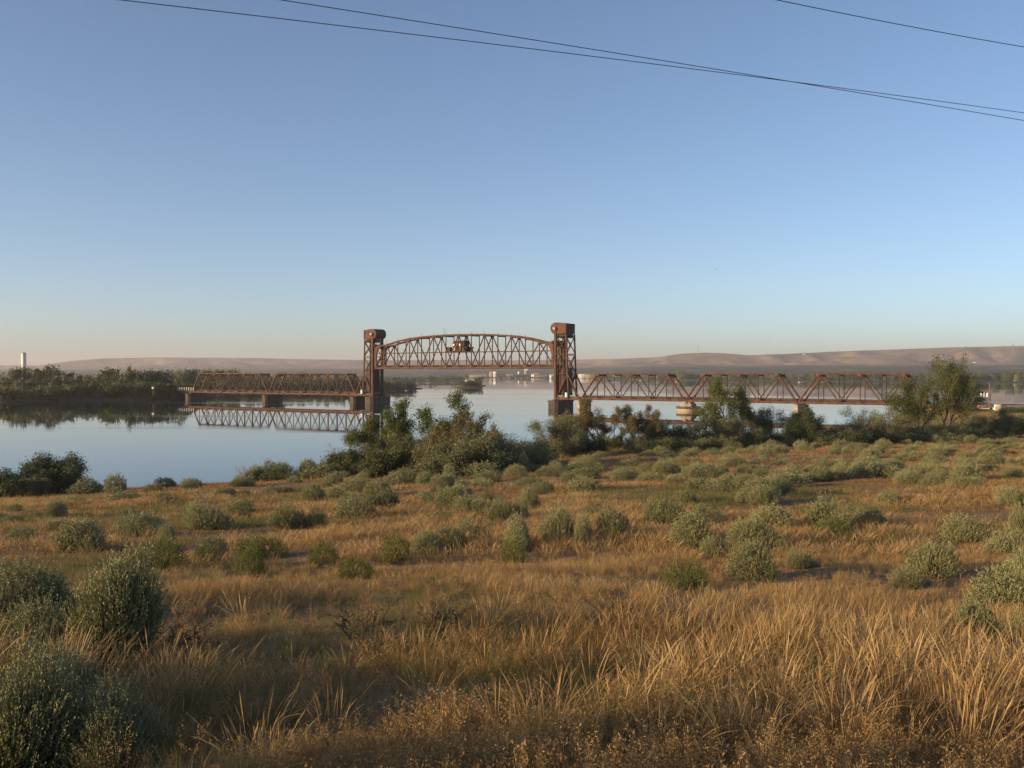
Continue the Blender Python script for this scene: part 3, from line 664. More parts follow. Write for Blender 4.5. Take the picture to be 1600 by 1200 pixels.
def grow(rg, H, W, stems=1, levels=2, kids=(7, 5), start=.25, lean=0., fan=.35, wander=.18, kid_len=.5, r0=.1, up=.35, spread=1.0):
    lines = []
    def branch(p, d, L, r, lv):
        m = 7 if lv == 0 else (5 if lv == 1 else 4); P = [p]; dd = d
        for i in range(m):
            dd = unit(dd + rg.normal(size=3) * wander + np.array([0, 0, up * .12])); P.append(P[-1] + dd * L / m)
        P = np.array(P); lines.append((P, np.linspace(r, r * .3, m + 1), lv))
        if lv >= levels: return
        for k in range(kids[min(lv, len(kids) - 1)]):
            t = start + (1 - start) * (k + rg.random()) / kids[min(lv, len(kids) - 1)]; t = min(t, .98)
            i = t * m; a = int(i); q = P[a] + (P[min(a + 1, m)] - P[a]) * (i - a)
            ax = unit(P[min(a + 1, m)] - P[a]); s = unit(np.cross(ax, rg.normal(size=3)))
            nd_ = unit(ax * .75 + s * spread + np.array([0, 0, up]))
            branch(q, nd_, L * kid_len * (1.15 - .6 * t) * rg.uniform(.75, 1.2), r * (.55 - .25 * t) + .004, lv + 1)
    for s in range(stems):
        a = 2 * math.pi * (s + rg.random() * .6) / stems; f = fan * (0 if stems == 1 else rg.uniform(.4, 1))
        d = unit(np.array([math.cos(a) * f + lean, math.sin(a) * f, 1.0]))
        off = np.array([math.cos(a), math.sin(a), 0]) * (0 if stems == 1 else W * .06)
        branch(off, d, H * rg.uniform(.75, 1) * (1 if s == 0 else .9), r0, 0)
    return lines
def plant(seed, H, W, nleaf, leaf, leafw, sig, mat, bark='bark', fit=True, low=0.0, **kw):
    """tree or shrub: (trunk mesh, crown mesh), base at the origin, fitted to height H and width W"""
    rg = np.random.default_rng(seed); lines = grow(rg, H, W, **kw); mx = max(l[2] for l in lines)
    allp = np.concatenate([l[0] for l in lines])
    if fit:
        zs = H / allp[:, 2].max(); c = (np.percentile(allp[:, 0], 97) - np.percentile(allp[:, 0], 3)); xs_ = W * .86 / max(c, .1)
        sc = np.array([xs_, xs_, zs]); lines = [(np.maximum(P * sc, [-1e9, -1e9, 0]), R, lv) for P, R, lv in lines]
    TV, TF = tubes(lines); tm = mk_mesh('trunk', TV, [TF], M[bark], None, True)
    if not nleaf: return tm, None
    tw = [l for l in lines if l[2] >= mx - (1 if mx > 1 else 0) and l[2] > 0] or lines
    wt = np.array([np.linalg.norm(l[0][-1] - l[0][0]) * (1.0 if l[2] == mx else .35) for l in tw]); wt /= wt.sum()
    idx = rg.choice(len(tw), nleaf, p=wt); t = rg.uniform(.25, 1.05, nleaf)
    P0 = np.array([l[0][0] for l in tw]); P1 = np.array([l[0][len(l[0]) // 2] for l in tw]); P2 = np.array([l[0][-1] for l in tw])
    a, b, c = P0[idx], P1[idx], P2[idx]; tt = t[:, None]
    C = a * (1 - tt) ** 2 + 2 * tt * (1 - tt) * (2 * b - .5 * a - .5 * c) + c * tt ** 2
    C = C + rg.normal(size=C.shape) * sig; C[:, 2] = np.maximum(C[:, 2], .05)
    D = unit(rg.normal(size=C.shape) + unit(c - a) * .8 + np.array([0, 0, .3]))
    V, Fq = rhombs(C, D, leaf * rg.uniform(.6, 1.3, nleaf), leafw * rg.uniform(.6, 1.3, nleaf), rg)
    ct = rg.random(len(tw))[idx] * .5 + rg.random(nleaf) * .35 + .08
    return tm, mk_mesh('crown', V, [Fq], M[mat], np.repeat(ct, 4))

def sage(seed, W, H, shoots, k, leaf, leafw, stems=26, mat='sage', base_open=.1, lobes=1):
    """sagebrush: lumpy dome of upright silvery shoots over woody stems"""
    rg = np.random.default_rng(seed); nl = 6
    ph = rg.uniform(0, 2 * np.pi, nl); el = rg.uniform(.15, 1.4, nl); LD = np.stack([np.cos(ph) * np.cos(el), np.sin(ph) * np.cos(el), np.sin(el)], 1); lr = rg.uniform(.9, 1.18, nl)
    z = rg.uniform(base_open, 1, shoots); a = rg.uniform(0, 2 * np.pi, shoots); r = np.sqrt(1 - z * z); D = np.stack([np.cos(a) * r, np.sin(a) * r, z], 1)
    cs = D @ LD.T; near = cs.argmax(1); cmax = cs.max(1)
    rad = (.56 + .44 * smooth(.5, 1.0, cmax)) * lr[near] * rg.uniform(.62, 1.06, shoots) ** .8
    if lobes == 1: LC = np.zeros((1, 3)); LR = np.array([1.0])
    else:
        la = rg.uniform(0, 2 * np.pi, lobes); LR = np.r_[.78, rg.uniform(.42, .68, lobes - 1)]
        LC = np.stack([np.cos(la), np.sin(la), 0 * la], 1) * (1 - LR)[:, None] * .95
    lj = rg.choice(lobes, shoots, p=LR ** 2 / (LR ** 2).sum())
    C = (LC[lj] + D * (rad * LR[lj])[:, None] * np.array([1, 1, 2 * .5])) * np.array([W / 2, W / 2, H]) / np.array([1, 1, 1]); C[:, 2] /= LR[0] if lobes > 1 else 1
    ax = unit(D * .55 + np.array([0, 0, .8]) + rg.normal(size=D.shape) * .18)
    sl = (.07 + .22 * rg.random(shoots) ** 2.2) * (H / .9) ** .5
    T = rg.uniform(0, 1, (shoots, k)); P = C[:, None] + ax[:, None] * (T * sl[:, None])[..., None]; P = P.reshape(-1, 3)
    Dl = unit(np.repeat(ax, k, 0) + unit(rg.normal(size=P.shape)) * .55)
    V, Fq = rhombs(P + Dl * leaf * .4, Dl, leaf * rg.uniform(.7, 1.25, len(P)), leafw * rg.uniform(.7, 1.2, len(P)), rg)
    tint = np.clip(np.repeat(rg.random(shoots) * .2 + .3, k) + rg.random(len(P)) * .08 + T.ravel() * .25, 0, 1)
    fol = mk_mesh('foliage', V, [Fq], M[mat], np.repeat(tint, 4))
    lines = []
    for i in rg.choice(shoots, stems):
        q = C[i] * .95; c0 = LC[lj[i]] * W / 2; p0 = c0 + rg.normal(size=3) * np.array([.05, .05, 0]); mid = c0 + np.array([(q[0] - c0[0]) * .42, (q[1] - c0[1]) * .42, q[2] * .55])
        ts = np.linspace(0, 1, 5)[:, None]; P = p0 * (1 - ts) ** 2 + 2 * ts * (1 - ts) * mid + q * ts ** 2 + rg.normal(size=(5, 3)) * .015
        lines.append((P, np.linspace(.016, .004, 5) * (H / .9), 1))
    TV, TF = tubes(lines); return fol, mk_mesh('stems', TV, [TF], M['twig_dark'], None, True)

# ------------------------------------------------------------------ shoreline trees and shrubs (photo x, base row, top row, width, kind, label)
KIND = {
 'poplar': dict(nleaf=9000, leaf=.24, leafw=.13, sig=.22, mat='green', stems=1, levels=3, kids=(9, 5, 4), start=.25, r0=.14, up=.55, spread=.8, kid_len=.5),
 'open': dict(nleaf=9500, leaf=.2, leafw=.11, sig=.26, mat='green', stems=3, levels=3, kids=(6, 5, 4), start=.4, fan=.5, r0=.09, up=.5, spread=.8),
 'olive': dict(nleaf=12000, leaf=.20, leafw=.08, sig=.26, mat='olive', stems=6, levels=2, kids=(9, 7), start=.12, fan=.8, r0=.06, up=.15),
 'darkbush': dict(nleaf=15000, leaf=.18, leafw=.11, sig=.26, mat='dark', stems=7, levels=2, kids=(9, 7), start=.1, fan=.9, r0=.05, up=.1),
 'russet': dict(nleaf=9500, leaf=.19, leafw=.09, sig=.2, mat='russet', stems=4, levels=3, kids=(7, 5, 4), start=.2, fan=.6, r0=.07, up=.35, wander=.28),
 'wiry': dict(nleaf=17000, leaf=.17, leafw=.08, sig=.18, mat='russet', stems=3, levels=3, kids=(7, 6, 4), start=.25, fan=.4, r0=.07, up=.1, wander=.3),
 'column': dict(nleaf=9000, leaf=.18, leafw=.1, sig=.22, mat='dark', stems=3, levels=2, kids=(11, 6), start=.1, fan=.15, r0=.07, up=.6),
 'willow': dict(nleaf=7000, leaf=.2, leafw=.05, sig=.16, mat='lime', stems=9, levels=1, kids=(8,), start=.2, fan=.8, r0=.03, up=.5),
 'dead': dict(nleaf=0, leaf=0, leafw=0, sig=0, mat='russet', stems=5, levels=3, kids=(6, 5, 3), start=.25, fan=.9, r0=.04, up=.1, wander=.3, bark='twig_pale'),
}
SHORE = [
 (83, 775, 710, 56, 'darkbush', 'dark rounded shore tree left of the open water, taller of the corner pair', 'tree'),
 (14, 777, 727, 58, 'darkbush', 'dark shrub mass touching the left edge beside the taller corner tree', 'shrub'),
 (46, 778, 742, 40, 'olive', 'low shrub filling the dip between the two dark corner trees', 'shrub'),
 (383, 756, 722, 36, 'dead', 'small bare twiggy bush standing against the water on the left shore', 'dead bush'),
 (402, 752, 739, 24, 'darkbush', 'small round black-green bush at the foot of the bare twiggy bush', 'shrub'),
 (424, 752, 742, 18, 'darkbush', 'tiny dark bush right of the small round one on the shore', 'shrub'),
 (462, 750, 722, 62, 'willow', 'pale yellow-green willow scrub at the left tip of the big thicket', 'shrub'),
 (505, 748, 728, 46, 'olive', 'low grey shrub between the pale willow scrub and the dead branches', 'shrub'),
 (532, 742, 690, 64, 'dead', 'dead reddish branches reaching left from the big thicket', 'dead bush'),
 (560, 744, 698, 74, 'darkbush', 'dark round shrub beside the dead branches, left end of the thicket', 'shrub'),
 (612, 740, 624, 84, 'open', 'open-crowned green tree at the left of the thicket, in front of the left tower pier', 'tree'),
 (600, 738, 660, 66, 'olive', 'sunlit yellowish shrub under the open-crowned green tree', 'shrub'),
 (688, 738, 606, 74, 'open', 'tallest green tree of the centre thicket, its top leaning right over the water', 'tree'),
 (745, 738, 643, 84, 'russet', 'brownish twiggy tree right of the tallest tree of the centre thicket', 'tree'),
 (715, 739, 648, 84, 'russet', 'russet shrub close under the leaning green tree', 'shrub'),
 (650, 744, 674, 76, 'olive', 'pale olive shrub at the front middle of the centre thicket', 'shrub'),
 (708, 744, 690, 84, 'olive', 'grey-green shrub right of the pale olive shrub at the thicket front', 'shrub'),
 (605, 746, 700, 60, 'darkbush', 'dark shrub left of the pale olive shrub at the thicket front', 'shrub'),
 (762, 740, 676, 80, 'olive', 'grey-green shrub at the right foot of the centre thicket', 'shrub'),
 (806, 732, 692, 70, 'olive', 'low grey-green shrub in the dip between the two large thickets', 'shrub'),
 (842, 724, 690, 46, 'olive', 'low grey shrub just left of the big pale olive bush', 'shrub'),
 (873, 718, 650, 66, 'olive', 'big pale olive bush in front of the right tower pier', 'shrub'),
 (907, 714, 676, 52, 'darkbush', 'shaded shrub tucked behind the right side of the big pale olive bush', 'shrub'),
 (926, 710, 620, 78, 'wiry', 'reddish wiry tree hiding the pale pier right of the right tower', 'tree'),
 (962, 706, 676, 44, 'willow', 'low grey-green scrub between the two wiry trees', 'shrub'),
 (998, 706, 632, 70, 'wiry', 'wiry green-brown tree left of the round pier', 'tree'),
 (1052, 702, 655, 84, 'darkbush', 'broad very dark bush below the round pier', 'shrub'),
 (1018, 708, 684, 50, 'olive', 'low silvery shrub in front of the broad dark bush', 'shrub'),
 (1085, 704, 686, 56, 'olive', 'low silvery shrub right of the broad dark bush', 'shrub'),
 (1105, 698, 672, 44, 'darkbush', 'shaded low shrub at the left foot of the slender tree', 'shrub'),
 (1128, 698, 588, 62, 'poplar', 'slender tree with a bright green crown in front of the second right span', 'tree'),
 (1160, 697, 600, 34, 'poplar', 'narrow green sapling crown immediately right of the slender tree', 'tree'),
 (1144, 700, 644, 66, 'olive', 'golden olive bush at the foot of the slender tree', 'shrub'),
 (1122, 703, 678, 40, 'willow', 'small golden scrub in front of the golden olive bush', 'shrub'),
 (1188, 697, 634, 62, 'olive', 'round grey-green bush right of the golden olive bush', 'shrub'),
 (1222, 696, 672, 50, 'darkbush', 'low dark shrub between the round bush and the columnar shrub', 'shrub'),
 (1252, 696, 631, 40, 'column', 'narrow dark columnar shrub in front of the slim pale pier', 'shrub'),
 (1240, 690, 645, 20, 'column', 'thin dark side shoot left of the columnar shrub', 'shrub'),
 (1285, 694, 664, 66, 'olive', 'low grey-green shrub right of the columnar shrub', 'shrub'),
 (1322, 693, 652, 50, 'dead', 'thin twiggy bush left of the grey-green tree under the last span', 'dead bush'),
 (1356, 692, 634, 82, 'olive', 'grey-green rounded tree under the last right span', 'tree'),
 (1325, 694, 672, 58, 'darkbush', 'dark low shrub at the left foot of the grey-green rounded tree', 'shrub'),
 (1392, 692, 668, 66, 'darkbush', 'dark low shrub at the right foot of the grey-green rounded tree', 'shrub'),
 (1428, 688, 588, 92, 'poplar', 'broad tall tree hiding the right end of the last span', 'tree'),
 (1474, 687, 553, 80, 'poplar', 'tallest tree of the right shore, its crown leaning right above the ridge', 'tree'),
 (1440, 690, 660, 66, 'olive', 'low pale shrub at the feet of the two tall right trees', 'shrub'),
 (1490, 688, 664, 62, 'darkbush', 'low dark shrub right of the feet of the two tall right trees', 'shrub'),
 (1553, 684, 640, 64, 'darkbush', 'dark blue-green round shrub on the green slope near the right edge', 'shrub'),
 (1592, 680, 645, 44, 'darkbush', 'dark shrub cut by the right edge below the embankment', 'shrub'),
 (1527, 676, 656, 34, 'olive', 'small shrub left of the dark blue-green round shrub', 'shrub'),
 (1506, 644, 630, 34, 'olive', 'pale grey shrub on the embankment slope left of the transformer rack', 'shrub'),
 (1585, 646, 634, 36, 'darkbush', 'low green bushes on the embankment at the right edge', 'shrub'),
]
for i, (x, yb, yt, w, kind, lb, cat) in enumerate(SHORE):
    k = dict(KIND[kind]); k['nleaf'] = int(k['nleaf'] * 1.9); k['leaf'] *= .85; k['leafw'] *= .85
    E = float(np.interp((x - 800) / F * 130, E_X, E_Y))
    p = hit(x, yb) or px(x, yb, E)
    if 430 < x < 1500 and p.y > E + 14: p = Vector(((x - 800) / F * (E + 8), E + 8, 0))
    if x < 430: pass
    d = p.y; z = gz(p.x, p.y); H = (EYE - (yt - HY) / F * d) - z; W = w / F * d * (1.4 if kind == 'darkbush' else 1.2 if cat == 'shrub' else 1.08)
    if x in (1428,): k.update(stems=4, fan=.5, nleaf=13000, sig=.34, start=.15)
    if x == 1474: k.update(stems=4, fan=.35, lean=.32, nleaf=15000, sig=.34, start=.2)
    if x == 1128: k.update(nleaf=9000, start=.3, sig=.32, stems=2, fan=.3, mat='lime')
    if x == 1160: k.update(nleaf=5000, start=.2, sig=.28, mat='lime')
    if x == 688: k.update(lean=.2, nleaf=9500, start=.3)
    if w * (yb - yt) < 2200 and k['nleaf']: k['nleaf'] = int(k['nleaf'] * .6)
    if x in (650, 600, 1144, 1122): k['mat'] = 'olive'
    tm, cm = plant(100 + i, H, W, **k)
    r = thing('shore_tree' if cat == 'tree' else ('dead_bush' if cat.startswith('dead') else 'shore_shrub'), lb, cat, (p.x, p.y, z), 0, 'trees and shrubs along the near shore')
    obj('trunk' if cat == 'tree' else 'branches', tm, r, (0, 0, -.1))
    if cm: obj('crown', cm, r, (0, 0, -.1))

# ------------------------------------------------------------------ far bank trees, each a thing
FT = []
for s_ in range(7):
    kd = [dict(stems=3, fan=.5, kids=(8, 6), up=.3), dict(stems=5, fan=.8, kids=(7, 6), up=.1), dict(stems=2, fan=.2, kids=(10, 6), up=.5)][s_ % 3]
    FT.append(plant(500 + s_, 1.0, [1.0, 1.25, .62][s_ % 3], 1500, .085, .06, .05, ['far_green', 'olive', 'far_green', 'dark', 'far_green', 'green', 'far_green'][s_], levels=2, start=.06, r0=.015, **kd))
def far_tree(x, yb, yt, w, lb, v, d, group, parts=True, z0=1.0, name='bank_tree', cat='tree'):
    low = .3 if cat != 'tree' else .08
    H = (EYE - (yt - HY) / F * d) - z0; W = w / F * d
    r = thing(name, lb, cat, ((x - 800) / F * d, d, z0), v * 1.7 + x * .37, group)
    t, c = FT[v % 7]; s = (W / [1.0, 1.25, .62][(v % 7) % 3], W / [1.0, 1.25, .62][(v % 7) % 3], H)
    if parts: obj('trunk', t, r, (0, 0, -.3), None, s)
    obj('crown', c, r, (0, 0, -low * H), None, (s[0], s[1], s[2] * (1 + low)))
rf = random.Random(5)
size_w = lambda w, h: ('tall' if h > 34 else 'low' if h < 18 else 'mid-height')
tone = ['green', 'pale olive', 'green', 'dark', 'yellow-green', 'bright green', 'grey-green']
shape = ['round', 'broad', 'narrow']
marks = [(37, 'the pale silo'), (100, "the silo's right-hand trees"), (160, "the pointed pair"), (239, "the white lamp"), (300, "the white railing"), (360, "the farthest span"), (416, 'the lone block pier'), (480, "the second span"), (556, 'the left tower pier'), (620, "the spit"), (690, "the blue bridge")]
def near_mark(x, mk=marks):
    m = min(mk, key=lambda q: abs(q[0] - x)); dx = x - m[0]
    return ('beside ' if abs(dx) < 7 else 'just left of ' if -18 < dx < 0 else 'well left of ' if dx < 0 else 'just right of ' if dx < 18 else 'well right of ') + m[1]
used = {}
def uniq(lb):
    alts = ['', ', second from left', ', third from left', ', fourth from left', ', fifth from left', ', sixth from left', ', seventh from left', ', eighth from left', ', ninth from left']
    k = used.get(lb, 0); used[lb] = k + 1
    return lb + alts[min(k, 8)]
# back row left bank: skyline tops read from the photo
sky_x = [0, 20, 45, 75, 100, 112, 128, 150, 165, 185, 197, 204, 215, 232, 250, 262, 282, 300, 312, 330, 350, 370, 390, 410, 430, 460, 490, 520, 550, 600]
sky_y = [577, 575, 573, 574, 578, 585, 584, 583, 579, 579, 576, 577, 581, 579, 582, 576, 575, 577, 576, 578, 577, 578, 582, 583, 583, 584, 584, 585, 588, 590]
x = -30
while x < 600:
    w = rf.uniform(15, 30); yt = float(np.interp(x, sky_x, sky_y)) + rf.uniform(-1.5, 3); v = rf.randrange(7)
    d = 510 + rf.uniform(0, 40) if x < 290 else 720 + rf.uniform(-20, 60)
    if x > 290: w *= .75
    far_tree(x, 0, yt, w, uniq(f'{tone[v]} {shape[v % 3]} back-row tree {near_mark(x)}'), v, d, 'back row of trees on the left bank')
    x += w * rf.uniform(.42, .62)
for x, yt in ((198, 574), (205, 577)): far_tree(x, 0, yt, 8, f'pointed dark tree of the pair on the left bank skyline, {"left" if x < 200 else "right"} one', 2, 505, 'pointed trees')
x = -20
while x < 292:
    w = rf.uniform(22, 38); d0 = float(np.interp(x, [0, 100, 200, 290], [430, 459, 470, 492])) + rf.uniform(0, 7)
    yt = float(np.interp(x, [0, 50, 90, 140, 200, 230, 262, 290], [604, 604, 598, 600, 598, 597, 602, 597])) + rf.uniform(-3, 4); v = rf.choice([1, 4, 1, 5, 0, 6])
    far_tree(x, 0, yt, w, uniq(f'{tone[v]} bushy shrub at the waterline {near_mark(x)}'), v, d0, 'shrubs along the left waterline', name='bank_shrub', cat='shrub')
    x += w * rf.uniform(.3, .42)
for k in range(26):
    x = 4 + k * 11.4 + rf.uniform(-4, 4); v = rf.choice([3, 0, 6, 1]); d0 = float(np.interp(x, [0, 100, 200, 290], [452, 478, 492, 515])) + rf.uniform(4, 18)
    far_tree(x, 0, rf.uniform(588, 597), rf.uniform(18, 28), uniq(f'{tone[v]} {shape[v % 3]} middle-row tree {near_mark(x)}'), v, d0, 'middle row of trees on the left bank')
x = 312
while x < 652:
    w = rf.uniform(12, 22); d0 = float(np.interp(x, [320, 400, 500, 600, 652], [618, 676, 704, 752, 792])); v = rf.choice([1, 3, 0, 4, 6])
    yt = float(np.interp(x, [310, 560, 600, 640, 652], [596, 598, 592, 596, 601])) + rf.uniform(-2, 3)
    far_tree(x, 0, yt, w, uniq(f'{tone[v]} shrub behind the lattice {near_mark(x)}'), v, d0, 'shrubs on the bank behind the left spans', name='bank_shrub', cat='shrub')
    x += w * rf.uniform(.45, .6)
x = 596
while x < 722:
    w = rf.uniform(7, 13); v = rf.choice([0, 3, 4, 6]); far_tree(x, 0, rf.uniform(586.5, 591.5), w, uniq(f'{tone[v]} middle-bank tree {near_mark(x)}'), v, 1440 + rf.uniform(-25, 60), 'trees on the middle bank', parts=False)
    x += w * rf.uniform(.5, .8)
for x, yt, w, d, v, lb in ((726, 596, 14, 884, 3, 'dark bush on the left half of the small island'), (736, 594.5, 15, 888, 5, 'green bush on the middle of the small island'), (743, 596, 10, 890, 0, 'low bush on the right tip of the small island'), (750, 589, 8, 995, 3, 'dark round tree on the islet right of the island'), (745, 590, 8, 998, 6, 'dark tree on the islet left half, behind the island')):
    far_tree(x, 0, yt, w, lb, v, d, 'bushes on the island', name='island_bush', cat='bush')
marks2 = [(905, 'the waterfront houses'), (955, 'the first end post'), (1000, "mid first span"), (1063, 'the lone round far tree'), (1150, 'the slender green tree'), (1200, 'the second right span'), (1280, 'the third right span'), (1350, "the last span end"), (1430, 'the broad tall tree'), (1520, 'the leaning tallest tree'), (1580, 'the right edge')]
def far_d(x): return float(np.interp(x, [870, 930, 1000, 1200, 1400, 1600], [2480, 2320, 1800, 1590, 1420, 1255]))
x = 690
while x < 1620:
    if x > 1042 or x < 1040:
        big = x > 1180; w = rf.uniform(9, 17) if x > 1035 else rf.uniform(5, 9); v = rf.randrange(7)
        yt = float(np.interp(x, [690, 880, 1035, 1050, 1062, 1075, 1120, 1180, 1300, 1400, 1500, 1600], [587, 587, 586, 583, 578, 584, 580, 585, 583, 584, 584, 580])) + rf.uniform(-1.5, 1.5)
        d = far_d(x) + rf.uniform(12, 60) if x > 880 else 2620
        far_tree(x, 0, yt, w, uniq(f'{tone[v]} {shape[v % 3]} far-shore tree {near_mark(x, marks2)}'), v, d, 'trees along the far right shore', parts=False, name='far_tree')
    x += w * rf.uniform(.55, .85)
far_tree(1062, 0, 577, 12, 'lone round far tree standing above the gap between the first two right spans', 0, 1730, None, parts=False, name='far_tree')

